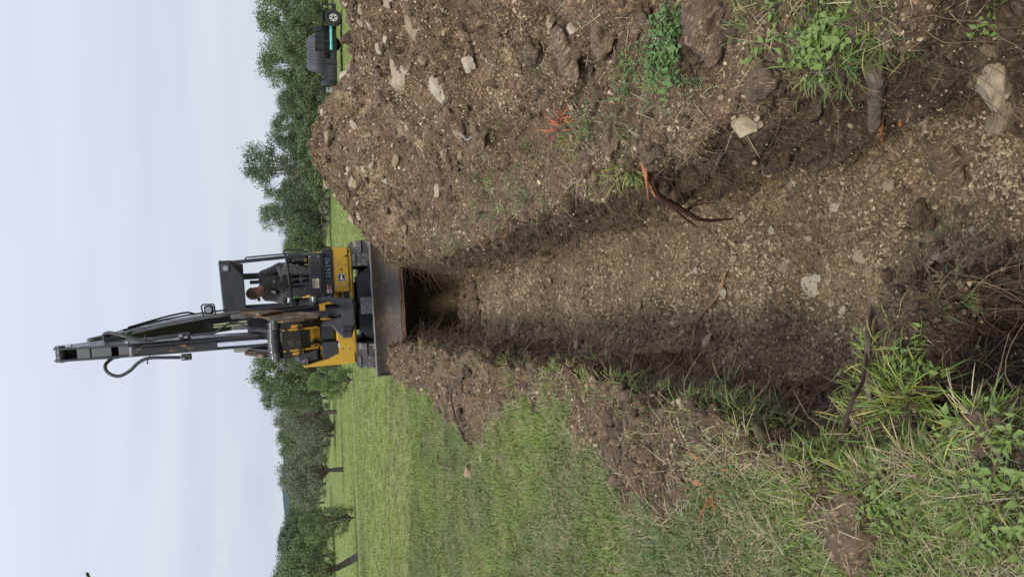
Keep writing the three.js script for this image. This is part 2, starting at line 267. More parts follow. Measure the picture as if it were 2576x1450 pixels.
// ---------------------------------------------------------------- crumbs, grit, roots and sward (uncountable)
const grainTex = noiseTex(256, (x, y, N) => { const k = 0.74 + 0.22 * N(x, y, 5, 1) + 0.16 * N(x, y, 17, 3) + 0.16 * N(x, y, 50, 6); return [k, k * 0.985, k * 0.96]; });
const stoneMat = (r, g, b) => new THREE.MeshStandardMaterial({ color: col(r * 1.35, g * 1.35, b * 1.35), map: grainTex, bumpMap: grainTex, bumpScale: 0.003, roughness: 0.93 });
const crumbMat = new THREE.MeshStandardMaterial({ color: col(1, 1, 1), roughness: 0.95 });
const inFront = (x, z) => -z > 0.5;
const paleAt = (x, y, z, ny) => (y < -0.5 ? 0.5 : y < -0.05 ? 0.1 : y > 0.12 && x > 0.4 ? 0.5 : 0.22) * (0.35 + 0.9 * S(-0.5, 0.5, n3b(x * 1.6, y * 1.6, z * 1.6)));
{
  const R = rng(301), shapes = [1, 2, 3, 4].map((s) => lump(s * 1.7, 0, 0.3, 0.75));
  const spots = scatter((x, y, z, ny, s, d) => s < 0.4 ? 0 : (y < -0.5 ? 1.2 : y < -0.05 ? 0.5 : 1) * (z < -8 && y < -0.05 ? 0.35 : 1) * (0.35 + 1.2 * S(-0.5, 0.5, n3b(x * 2.1, y * 2, z * 2.1 + 7))) / Math.pow(Math.max(d, 1.0), 1.85), 300000, 41);
  const sets = [[], [], [], []]; spots.forEach((p, i) => sets[i % 4].push(p));
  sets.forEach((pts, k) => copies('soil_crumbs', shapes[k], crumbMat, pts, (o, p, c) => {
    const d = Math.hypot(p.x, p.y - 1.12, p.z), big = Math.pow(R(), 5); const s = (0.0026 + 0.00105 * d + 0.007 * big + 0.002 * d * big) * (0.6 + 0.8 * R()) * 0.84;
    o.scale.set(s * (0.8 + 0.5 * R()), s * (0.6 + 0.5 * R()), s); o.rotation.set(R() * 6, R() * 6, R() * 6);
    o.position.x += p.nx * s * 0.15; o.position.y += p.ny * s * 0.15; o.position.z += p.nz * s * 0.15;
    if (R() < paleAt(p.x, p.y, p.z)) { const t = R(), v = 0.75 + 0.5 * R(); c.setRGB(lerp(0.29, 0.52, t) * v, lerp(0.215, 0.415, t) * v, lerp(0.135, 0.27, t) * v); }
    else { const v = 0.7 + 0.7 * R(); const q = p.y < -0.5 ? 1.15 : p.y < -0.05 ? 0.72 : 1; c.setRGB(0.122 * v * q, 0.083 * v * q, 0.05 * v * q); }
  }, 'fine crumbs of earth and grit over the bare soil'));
  // dark clods too many to count
  const clods = [5, 6, 7].map((s) => lump(s * 2.3, 2, 0.4, 0.72, false));
  const cp = scatter((x, y, z, ny, s, d) => s < 0.5 || ny < 0.3 || (y < -0.4 && z > -7.6 && z < -1.9) ? 0 : (0.15 + 1.5 * S(0, 0.6, n3b(x * 1.2, 5, z * 1.2))) / Math.pow(Math.max(d, 1.2), 1.2), 6500, 43);
  const cs = [[], [], []]; cp.forEach((p, i) => cs[i % 3].push(p));
  const clodMat = new THREE.MeshStandardMaterial({ map: soilTex.map, bumpMap: soilTex.bump, bumpScale: 0.002, roughness: 0.97 });
  cs.forEach((pts, k) => copies('soil_clods', clods[k], clodMat, pts, (o, p, c) => {
    const d = Math.hypot(p.x, p.y - 1.12, p.z), s = (0.012 + 0.0025 * d) * (0.6 + 1.9 * Math.pow(R(), 3)); o.scale.set(s * (1 + 0.5 * R()), s, s * (1 + 0.5 * R())); o.rotation.set(R() * 6, R() * 6, R() * 6); o.position.y += s * 0.08;
    const v = 1.35 + 0.9 * R(), t = R() * R(); c.setRGB(lerp(0.11, 0.2, t) * v, lerp(0.075, 0.15, t) * v, lerp(0.05, 0.1, t) * v);
  }, 'small dark clods of turned earth'));
  // hair roots hanging out of the cut topsoil
  const hair = [0, 1, 2].map((s) => { const q = rng(70 + s); let x = 0, y = 0, z = 0; const pts = [[0, 0, 0]]; for (let i = 0; i < 5; i++) { x += 0.03 + 0.02 * q(); y -= 0.012 + 0.05 * q() * (i > 1 ? 1 : 0.2); z += (q() - 0.5) * 0.06; pts.push([x, y, z]); } return taper(pts, 0.0016, 0.0006, 9, 3); });
  const hp = scatter((x, y, z, ny, s, d) => (ny < 0.66 && y > -0.5 && y < 0.12 && x < 0.75 && z < -0.9 && z > -9.6 ? 1 / Math.max(d, 2.6) : 0), 2400, 47);
  const hs = [[], [], []]; hp.forEach((p, i) => hs[i % 3].push(p));
  hs.forEach((pts, k) => copies('hair_roots', hair[k], crumbMat, pts, (o, p, c) => { const d = Math.hypot(p.x, p.z); o.rotation.set((R() - 0.5) * 1.6, Math.atan2(-p.nz, p.nx) + (R() - 0.5) * 2.6, (R() - 0.5) * 1.5); o.scale.setScalar((0.35 + 0.65 * R()) * (0.75 + 0.12 * d)); const t = R(), v = 0.8 + 0.5 * R(); c.setRGB(lerp(0.095, 0.24, t * t) * v, lerp(0.062, 0.17, t * t) * v, lerp(0.04, 0.1, t * t) * v); }, 'hair roots in the cut face of the topsoil'));
}
// grass: tufts of bent blades
function blade(len, wid, bend, yaw, lean, x0, z0, seg = 3) {
  const pos = [], idx = []; let px = x0, py = 0, pz = z0, a = lean; const cx = Math.cos(yaw), cz = Math.sin(yaw);
  for (let i = 0; i <= seg; i++) { const w = wid * (i === seg ? 0.08 : 1 - 0.25 * i / seg) / 2; pos.push(px - cz * w, py, pz + cx * w, px + cz * w, py, pz - cx * w); const st = len / seg; px += Math.sin(a) * cx * st; pz += Math.sin(a) * cz * st; py += Math.cos(a) * st; a += bend / seg; if (i < seg) { const k = i * 2; idx.push(k, k + 1, k + 2, k + 1, k + 3, k + 2); } }
  const g = new THREE.BufferGeometry(); g.setAttribute('position', new THREE.BufferAttribute(new Float32Array(pos), 3)); g.setIndex(idx); g.computeVertexNormals(); return flat(g);
}
function tuftGeo(seed, n, len, wid, spread, lean = 0.5, tint = true) {
  const R = rng(seed), gs = [];
  for (let i = 0; i < n; i++) { const a = R() * 6.283, r = spread * Math.sqrt(R()), g = blade(len * (0.45 + 0.75 * R()), wid * (0.7 + 0.6 * R()), 0.4 + 1.5 * R(), a + (R() - 0.5) * 1.6, lean * (0.2 + 1.5 * R()), Math.cos(a) * r, Math.sin(a) * r);
    const k = R(), c = new Float32Array(g.attributes.position.count * 3), q = !tint ? [1, 1, 1] : k < 0.09 ? [2.2, 1.4, 2.2] : k < 0.2 ? [1.4, 1.1, 1.0] : [0.8 + 0.45 * R(), 0.8 + 0.4 * R(), 0.7 + 0.5 * R()]; for (let j = 0; j < c.length; j += 3) c.set(q, j); g.setAttribute('color', new THREE.BufferAttribute(c, 3)); gs.push(g); }
  return mergeGeometries(gs);
}
const grassMat = new THREE.MeshStandardMaterial({ vertexColors: true, roughness: 0.55, side: THREE.DoubleSide });
const strawMat = new THREE.MeshStandardMaterial({ roughness: 0.75, side: THREE.DoubleSide });
{
  const R = rng(91), near = [0, 1, 2, 3].map((s) => tuftGeo(200 + s, 12, 0.041, 0.0023, 0.036, 0.9)), far = [0, 1].map((s) => tuftGeo(300 + s, 9, 0.055, 0.004, 0.05, 0.35));
  const thin = (x, z) => 0.4 + 0.6 * S(-0.4, 0.4, n3(x * 2.6, 3, z * 2.6));
  const tint = (c, p, fresh) => { const t = S(-0.5, 0.6, n3(p.x * 0.8, 2, p.z * 0.8)), v = 0.75 + 0.5 * R(); c.setRGB(lerp(0.12, 0.16, t) * v * fresh, lerp(0.172, 0.235, t) * v * fresh, lerp(0.042, 0.036, t) * v); };
  const a = scatter((x, y, z, ny, s, d) => s > 0.55 || (x > 0.3 && z > -9) ? 0 : (1 - s * 1.6 + 0.02) * thin(x, z) / Math.pow(Math.max(d, 1.7), 1.7), 32000, 51, 0, 9), as = [[], [], [], []]; a.forEach((p, i) => as[i % 4].push(p));
  as.forEach((pts, k) => copies('field_grass', near[k], grassMat, pts, (o, p, c) => { o.rotation.set((R() - 0.5) * 0.5, R() * 6.28, (R() - 0.5) * 0.5); const d = Math.hypot(p.x, p.z); o.scale.set(1, 1, 1).multiplyScalar((0.55 + 0.7 * R()) * (1 + 0.05 * d)); o.position.y -= 0.004; tint(c, p, lerp(0.8, 1, S(1.5, 4, d))); }, 'short thin grass of the field beside the trench'));
  const b = scatter((x, y, z, ny, s, d) => s > 0.3 || trackAt(x, z) > 0.35 ? 0 : thin(x, z) / Math.pow(d, 1.75), 72000, 53, 7, 130), bs = [[], []]; b.forEach((p, i) => bs[i % 2].push(p));
  bs.forEach((pts, k) => copies('meadow_grass', far[k], grassMat, pts, (o, p, c) => { const d = Math.hypot(p.x, p.z); o.rotation.y = R() * 6.28; const s = (0.55 + 0.6 * R()) * Math.min(2, 0.8 + 0.025 * d); o.scale.set(s, s * 0.75, s); tint(c, p, 1.12); }, 'short grass of the open meadow'));
  // dry stalks lying in and over the sward
  const st = [0, 1, 2].map((s) => { const q = rng(400 + s); return merge([0, 1, 2].map(() => blade(0.03 + 0.045 * q(), 0.0018, 0.8 * (q() - 0.5), q() * 6.28, 1.35 + 0.2 * q(), (q() - 0.5) * 0.05, (q() - 0.5) * 0.05))); });
  const sp = scatter((x, y, z, ny, s, d) => (s > 0.9 ? 0.05 * (x < 1.1 && y > -0.1 ? 1 : 0.12) : (1 - 0.6 * s) * S(0.6, 3, d + 0.8)) / Math.pow(Math.max(d, 1), 1.8), 26000, 57, 0, 12), ss = [[], [], []]; sp.forEach((p, i) => ss[i % 3].push(p));
  ss.forEach((pts, k) => copies('dry_stalks', st[k], strawMat, pts, (o, p, c) => { const d = Math.hypot(p.x, p.z); o.quaternion.setFromUnitVectors(V(0, 1, 0), V(p.nx, p.ny, p.nz)); o.rotateY(R() * 6.28); o.position.y += 0.003 + 0.012 * R(); o.scale.setScalar((0.6 + 0.7 * R()) * (1 + 0.05 * d)); const v = 0.7 + 0.6 * R(); c.setRGB(0.36 * v, 0.295 * v, 0.17 * v); }, 'dry straw stalks lying in the grass'));
  // ragged sward that hangs on at the lip of the trench
  const lip = scatter((x, y, z, ny, s, d) => { const e = Math.abs(x - edgeL(z)), f = x - edgeR(z); return y < -0.12 || z < -9.6 || y > 0.25 ? 0 : ((e < 0.14 ? 0.35 : 0) + (f > -0.04 && f < 0.34 ? 0.8 * S(0.1, 0.5, n3(x * 2, 3, z * 1.6)) : 0) + (z > -1.46 && z < -1.2 && x < 0.06 ? 0.4 : 0)) / Math.pow(Math.max(d, 1), 1.3); }, 1500, 59), ls = [[], [], [], []]; lip.forEach((p, i) => ls[i % 4].push(p));
  const lipGeo = [0, 1, 2, 3].map((s) => tuftGeo(250 + s, 10, 0.052, 0.0021, 0.028, 1.05));
  ls.forEach((pts, k) => copies('lip_grass', lipGeo[k], grassMat, pts, (o, p, c) => { o.quaternion.setFromUnitVectors(V(0, 1, 0), V(p.nx * 0.8 + (R() - 0.5) * 0.5, 1, p.nz * 0.8 + (R() - 0.5) * 0.5).normalize()); o.rotateY(R() * 6.28); o.scale.setScalar(0.6 + 0.9 * R()); tint(c, p, 1); }, 'ragged grass along the lip of the trench'));
}

// ---------------------------------------------------------------- stones one can count
const PALE = [stoneMat(0.36, 0.29, 0.195), stoneMat(0.29, 0.225, 0.145), stoneMat(0.42, 0.36, 0.27)], CLAY = [stoneMat(0.19, 0.135, 0.088), stoneMat(0.155, 0.108, 0.07)].map((m) => { m.map = soilTex.map; m.bumpMap = soilTex.bump; m.bumpScale = 0.004; m.color.multiplyScalar(1.15); return m; });
const stoneShapes = [0, 1, 2, 3, 4, 5, 6].map((s) => lump(31 + s * 4.1, 5, 0.34, 0.85));
const clodShapes = [0, 1, 2, 3].map((s) => lump(57 + s * 3.3, 5, 0.42, 0.78, false));
function put(name, geo, m, p, size, turn, label, category, group, sink = 0.18) {
  const o = finish(new THREE.Mesh(geo, m)); o.name = numbered(name); o.position.set(p.x, p.y - size[1] * 0 + size[1] * (0.5 - sink) * 0.5, p.z); o.scale.set(...size); o.rotation.set(...turn); tag(o, label, category, group); scene.add(o); return o;
}
{ // [across the picture 2575 x 1450: v, y, size in metres w h d, shape, material, label]
  const big = [
    [2515, 185, 0.15, 0.1, 0.11, 2, PALE[0], 'large pale blocky stone at the foot of the root-hung trench wall'],
    [2528, 290, 0.1, 0.06, 0.085, 4, PALE[1], 'flat tan stone lying below the large blocky pale stone'],
    [1888, 303, 0.12, 0.08, 0.13, 4, PALE[0], 'pale stone standing out of the trench wall beside the thick root'],
    [1930, 415, 0.1, 0.03, 0.1, 3, PALE[2], 'thin white broken slab at the foot of the trench wall'],
    [2045, 722, 0.13, 0.025, 0.11, 5, PALE[2], 'white crumbling stone flush with the middle of the trench floor'],
    [2092, 762, 0.05, 0.025, 0.045, 0, PALE[2], 'small white chip beside the white crumbling stone'],
    [1975, 668, 0.075, 0.03, 0.07, 6, PALE[1], 'tan stone half sunk above the white crumbling stone on the floor'],
    [1755, 678, 0.055, 0.04, 0.05, 1, PALE[2], 'white knobbly stone near the tip of the loose stick'],
    [1695, 540, 0.07, 0.045, 0.06, 0, PALE[1], 'tan stone near the foot of the reddish broken root'],
    [2205, 410, 0.06, 0.04, 0.1, 4, PALE[1], 'tan flake lying on the floor near the big round clod'],
    [2242, 462, 0.05, 0.035, 0.05, 2, PALE[0], 'round tan pebble lying under the tan flake'],
    [1820, 735, 0.09, 0.03, 0.05, 5, PALE[2], 'long pale chip at the end of the loose stick'],
    [1780, 862, 0.1, 0.04, 0.05, 3, PALE[2], 'pale stone pair by the thin end of the loose stick'],
    [1028, 185, 0.34, 0.2, 0.26, 2, PALE[0], 'biggest tan boulder high on the spoil heap face'],
    [1105, 215, 0.36, 0.1, 0.2, 6, PALE[2], 'long whitish lump of marl below the biggest tan boulder'],
    [1052, 60, 0.3, 0.13, 0.22, 0, PALE[1], 'tan lump high on the heap face below the trailer wheel'],
    [872, 190, 0.22, 0.14, 0.16, 3, PALE[2], 'pale stone on the crest of the heap below the trailer'],
    [884, 430, 0.2, 0.13, 0.16, 1, PALE[2], 'pale stone of the pair under the sharp top of the heap'],
    [893, 458, 0.19, 0.12, 0.15, 5, PALE[0], 'tan stone of the pair under the sharp top of the heap'],
    [835, 345, 0.32, 0.16, 0.22, 4, PALE[1], 'broad tan slab just under the sharp top of the heap'],
    [1108, 484, 0.17, 0.1, 0.12, 2, PALE[0], 'pale stone low on the heap above the trench lip'],
    [1022, 575, 0.16, 0.09, 0.1, 0, PALE[1], 'pale stone lowest on the heap near the blade'],
    [948, 655, 0.19, 0.12, 0.12, 6, PALE[1], 'tan stone leaning on the corner of the blade'],
    [1160, 335, 0.12, 0.09, 0.1, 3, PALE[1], 'tan stone beside the grey twig on the heap'],
    [1445, 75, 0.07, 0.05, 0.06, 1, PALE[2], 'pale stone on a clod where the heap meets weeds'],
    [1392, 55, 0.07, 0.055, 0.07, 2, PALE[0], 'buff stone with an ochre stain low on the heap'],
    [1185, 1185, 0.16, 0.09, 0.1, 5, PALE[1], 'brown knobbly stone lying alone in the grass'],
    [1215, 1150, 0.1, 0.05, 0.05, 4, PALE[2], 'pale flat stone beside the brown knobbly stone in grass'],
    [965, 898, 0.13, 0.08, 0.08, 0, PALE[1], 'tan stone in the spill in front of the blade'],
  ];
  const R = rng(77);
  for (const [v, y, w, h, d, s, m, label] of big) put('stone', stoneShapes[s], m, hit(v, y), [w, h, d], [(R() - 0.5) * 0.5, R() * 6.28, (R() - 0.5) * 0.5], label, 'stone', null, 0.15);
  const lumps = [[2395, 395, 0.13, 0.09, 0.12, 0, 'big round smooth clod on the floor at the near end'], [2320, 545, 0.065, 0.055, 0.065, 1, 'fist-sized clod on the floor beside dry grass'], [1530, 95, 0.13, 0.1, 0.12, 2, 'large clod among weeds at the foot of the heap'], [1350, 130, 0.11, 0.1, 0.09, 3, 'dark angular clod low on the heap face'], [1440, 130, 0.2, 0.12, 0.18, 0, 'broad smooth clod with a stone on top'], [1800, 30, 0.2, 0.14, 0.2, 1, 'largest rounded clod beside the creeping weeds'], [1545, 345, 0.11, 0.07, 0.1, 2, 'flat clod under the tuft on the sod strip'], [1930, 200, 0.1, 0.09, 0.09, 3, 'clod above the pale stone in the trench wall'], [2150, 1335, 0.17, 0.07, 0.12, 1, 'dark clod split open beside the sandy flake in grass'], [1215, 335, 0.14, 0.12, 0.12, 0, 'dark clod in the hollow of the heap foot'], [1625, 55, 0.1, 0.08, 0.1, 3, 'round clod under the creeping weeds']];
  for (const [v, y, w, h, d, s, label] of lumps) put('clod', clodShapes[s], CLAY[s % 2], hit(v, y), [w, h, d], [0, s * 1.7, 0.2], label, 'clod', null, 0.2);
  put('stone', stoneShapes[3], stoneMat(0.4, 0.29, 0.18), hit(2175, 1325), [0.13, 0.05, 0.07], [0.3, 0.4, 0.35], 'sandy split flake lying in grass by the tongue of sod', 'stone', null, 0.1);
  const heapP = scatter((x, y, z, ny, s, d) => (s > 0.6 && y > 0.18 && x > 0.6 && ny > 0.4 ? 1 / Math.pow(d, 1.5) : 0), 150, 61);
  for (const p of heapP) { const d = Math.hypot(p.x, p.z), s = (0.022 + 0.0085 * d) * (0.5 + 1.1 * Math.pow(R(), 1.6)); put('stone', stoneShapes[R() * 7 | 0], PALE[R() * 3 | 0], p, [s * (1 + 0.8 * R()), s * 0.8, s * (0.8 + 0.4 * R())], [R() - 0.5, R() * 6.28, R() - 0.5], 'small tan or pale stone stuck in the spoil heap', 'stone', 'small stones of the spoil heap', 0.3); }
  const floorP = scatter((x, y, z, ny, s, d) => (y < -0.5 && ny > 0.6 && z < -1.4 && z > -9.6 ? 1 / Math.pow(d, 1.4) : 0), 90, 67);
  for (const p of floorP) { const d = Math.hypot(p.x, p.z), s = (0.014 + 0.007 * d) * (0.5 + 1.2 * Math.pow(R(), 2)); put('stone', stoneShapes[R() * 7 | 0], p.z < -7.8 ? CLAY[R() * 2 | 0] : PALE[R() * 3 | 0], p, [s * (1 + 0.7 * R()), s * 0.7, s * (0.8 + 0.5 * R())], [R() - 0.5, R() * 6.28, R() - 0.5], 'small stone trodden into the trench floor', 'stone', 'small stones of the trench floor', 0.32); }
  const farP = scatter((x, y, z, ny) => (y < -0.45 && ny > 0.5 && z < -7.7 && z > -9.7 ? 1 : 0), 46, 73);
  for (const p of farP) { const s = 0.06 + 0.11 * R() * R(); put('clod', clodShapes[R() * 4 | 0], CLAY[1], p, [s * (1 + 0.5 * R()), s * 0.8, s], [R(), R() * 6.28, R()], 'dark fresh clod on the floor below the blade', 'clod', 'fresh clods below the blade', 0.25); }
  const clodP = scatter((x, y, z, ny, s, d) => (s > 0.7 && ny > 0.4 && (y > 0.05 || (y < -0.3 && z > -1.8) || x < -0.4) && z > -10.3 ? 1 / Math.pow(d, 1.3) : 0), 110, 71);
  for (const p of clodP) { const d = Math.hypot(p.x, p.z), s = (0.026 + 0.0065 * d) * (0.5 + 0.9 * Math.pow(R(), 1.5)); const k = R() * 4 | 0; put('clod', clodShapes[k], CLAY[R() * 2 | 0], p, [s * (1 + 0.5 * R()), s * 0.9, s], [R() * 6, R() * 6.28, R()], p.x < -0.3 ? 'brown clod in the spill beside the field grass' : p.y < 0 ? 'brown clod on the floor at the near end' : 'brown clod lying on the spoil heap', 'clod', p.x < -0.3 ? 'clods of the spill' : p.y < 0 ? 'clods at the near end' : 'clods of the spoil heap', 0.25); }
}

// ---------------------------------------------------------------- roots and sticks
const barkTex = noiseTex(128, (x, y, N) => { const k = 0.7 + 0.3 * N(x, y * 0.3, 22, 2) + 0.2 * N(x, y, 6, 4); return k; });
const bark = (r, g, b) => new THREE.MeshStandardMaterial({ color: col(r * 1.4, g * 1.4, b * 1.4), map: barkTex, bumpMap: barkTex, bumpScale: 0.004, roughness: 0.85 });
const RED = bark(0.105, 0.045, 0.028), RAW = bark(0.42, 0.17, 0.075), DUSTY = bark(0.17, 0.13, 0.095), TAN = bark(0.27, 0.175, 0.1), DARKB = bark(0.085, 0.055, 0.038), ORANGE = bark(0.5, 0.2, 0.07);
const A = (v, y, up = 0, push = 0) => { const p = hit(v, y), t = p.clone().sub(EYE).normalize(); p.addScaledVector(t, -push); return [p.x, p.y + up, p.z]; };
{
  let t = thing('broken_root', 'thick reddish broken root with splintered end sticking out of the trench wall', 'root');
  const r0 = hit(1620, 400), r1 = hit(1845, 551), B = (v, y, f, near = 0) => { const d = ray(v, y), z = lerp(r0.z, r1.z, f) + near, k = z / d.z; return [EYE.x + d.x * k, EYE.y + d.y * k, z]; };
  part('stem', taper([B(1618, 390, -0.1, -0.05), B(1630, 440, 0.1, 0.06), B(1648, 485, 0.22, 0.08), B(1690, 512, 0.42, 0.08), B(1730, 535, 0.6, 0.07), B(1768, 553, 0.78, 0.05), B(1842, 550, 1, 0.02)], 0.017, 0.005, 36, 8, 0.22, 3), RED, t);
  part('split_wood', taper([B(1619, 402, 0, 0.06), B(1628, 450, 0.12, 0.08), B(1648, 494, 0.24, 0.1)], 0.014, 0.004, 12, 6, 0.4, 5), RAW, t);
  part('splinter', taper([B(1624, 430, 0.05, 0.08), B(1631, 505, 0.2, 0.1)], 0.007, 0.002, 8, 5, 0.4, 6), RAW, t);
  part('branch', taper([B(1675, 505, 0.36, 0.07), B(1712, 540, 0.55, 0.06), B(1755, 572, 0.8, 0.02)], 0.006, 0.0035, 14, 6, 0.2, 8), RED, t);
  part('rootlet', taper([B(1722, 532, 0.58, 0.07), B(1745, 512, 0.62, 0.07), B(1775, 498, 0.66, 0.06)], 0.0045, 0.002, 10, 5, 0.2, 9), RED, t);
  part('rootlet', taper([B(1726, 533, 0.6, 0.07), B(1752, 515, 0.65, 0.07), B(1805, 510, 0.75, 0.06)], 0.0045, 0.002, 10, 5, 0.2, 10), RED, t);
  t = thing('root_stub', 'thickest root stub, dusty bark, torn orange at its lower end', 'root');
  part('bark', taper([A(2198, 120, 0, -0.06), A(2202, 180, 0, 0.03), A(2205, 240, 0, 0.06), A(2198, 318, 0, 0.08)], 0.021, 0.017, 24, 9, 0.25, 12), DUSTY, t);
  part('torn_wood', taper([A(2212, 262, 0, 0.07), A(2216, 300, 0, 0.07), A(2219, 362, 0, 0.05)], 0.011, 0.003, 12, 6, 0.4, 13), ORANGE, t);
  t = thing('root_stub', 'thinner root hanging beside the thickest root stub', 'root');
  part('bark', taper([A(2122, 160, 0, -0.03), A(2119, 200, 0, 0.03), A(2117, 272, 0, 0.05)], 0.009, 0.007, 14, 7, 0.3, 15), DARKB, t); part('torn_wood', taper([A(2121, 205, 0, 0.035), A(2123, 268, 0, 0.05)], 0.006, 0.003, 8, 5, 0.3, 16), RAW, t);
  tag(part('root_stub', taper([A(2270, 270, 0, 0), A(2264, 315, 0, 0.03)], 0.007, 0.005, 8, 6, 0.4, 17), ORANGE, scene), 'short torn orange root end below the thickest stub', 'root');
  tag(part('root_stub', taper([A(1820, 375, 0, -0.03), A(1808, 400, 0, 0.03), A(1797, 432, 0, 0.05)], 0.009, 0.008, 10, 7, 0.3, 18), DUSTY, scene), 'short grey root stub low in the wall near the broken root', 'root');
  tag(part('stick', taper([A(1832, 682, 0.015), A(1815, 735, 0.012), A(1772, 790, 0.014), A(1757, 812, 0.01), A(1746, 880, 0.01)], 0.009, 0.005, 24, 7, 0.25, 19), TAN, scene), 'loose pale brown stick lying on the trench floor', 'stick');
  t = thing('bridging_root', 'long bare root running across the tongue of sod', 'root');
  part('stem', taper([A(2193, 728, 0.01, 0.0), A(2196, 790, 0.012, 0.02), A(2196, 860, 0.014, 0.02), A(2192, 950, 0.012, 0.02), A(2203, 1010, 0.012, 0.01)], 0.0075, 0.006, 26, 7, 0.25, 21), DUSTY, t);
  part('branch', taper([A(2190, 870, 0.01, 0.02), A(2172, 950, 0.0, 0.1), A(2142, 1010, 0.0, 0.3), A(2118, 1105, 0, 0.2)], 0.005, 0.003, 22, 6, 0.25, 22), DARKB, t);
  tag(part('root_stub', taper([A(1160, 862, 0, -0.05), A(1160, 845, 0.02, 0.15), A(1161, 824, 0.03, 0.3)], 0.017, 0.013, 8, 6, 0.3, 23), RED, scene), 'short reddish root sticking out of the wall near the blade', 'root');
  tag(part('twig', taper([A(1175, 950, 0.03), A(1150, 985, 0.05), A(1155, 1040, 0.04), A(1178, 1110, 0.03)], 0.012, 0.007, 20, 6, 0.3, 25), DARKB, scene), 'long dark twig lying on the spill between trench and grass', 'twig');
  tag(part('twig', taper([A(1105, 1140, 0.02), A(1118, 1165, 0.06), A(1150, 1178, 0.04)], 0.011, 0.006, 12, 6, 0.2, 27), DUSTY, scene), 'short bent twig standing in the grass by a brown stone', 'twig');
  tag(part('twig', taper([A(1160, 330, 0.02), A(1190, 345, 0.06), A(1200, 352, 0.06), A(1212, 342, 0.05)], 0.012, 0.006, 12, 6, 0.3, 28), bark(0.3, 0.26, 0.22), scene), 'pale grey forked twig lying on the heap', 'twig');
  const R = rng(133); // thin roots dangling from the walls
  for (const [v, y, v2, y2, k] of [[1655, 350, 1650, 570, 0], [1600, 420, 1610, 500, 0], [1355, 560, 1350, 610, 1], [1370, 555, 1363, 620, 1], [1245, 600, 1265, 660, 1], [1215, 620, 1235, 670, 1], [1500, 950, 1495, 1015, 2], [1560, 960, 1545, 1040, 2], [1660, 980, 1700, 1030, 2], [1600, 985, 1640, 1060, 2], [1780, 1000, 1745, 1060, 2], [2010, 240, 2030, 330, 0], [1960, 180, 1990, 250, 0], [2060, 240, 2085, 320, 0], [1890, 330, 1960, 400, 0], [1420, 950, 1395, 1010, 2]]) {
    const a = A(v, y, 0, 0), b = A(v2, y2, 0, 0.05), m = [lerp(a[0], b[0], 0.5) + (R() - 0.5) * 0.04, lerp(a[1], b[1], 0.5) + 0.02, lerp(a[2], b[2], 0.5) + 0.04 * R()];
    tag(part('thin_root', taper([a, m, b], 0.0034, 0.0018, 14, 5, 0.3, R() * 40), k === 2 ? RED : DARKB, scene), k === 0 ? 'thin root hanging from the near trench wall under the heap' : k === 1 ? 'thin root hanging from the far trench wall under the heap' : 'thin root hanging from the trench wall on the field side', 'root', ['thin roots of the near heap-side wall', 'thin roots of the far heap-side wall', 'thin roots of the field-side wall'][k]);
  }
}

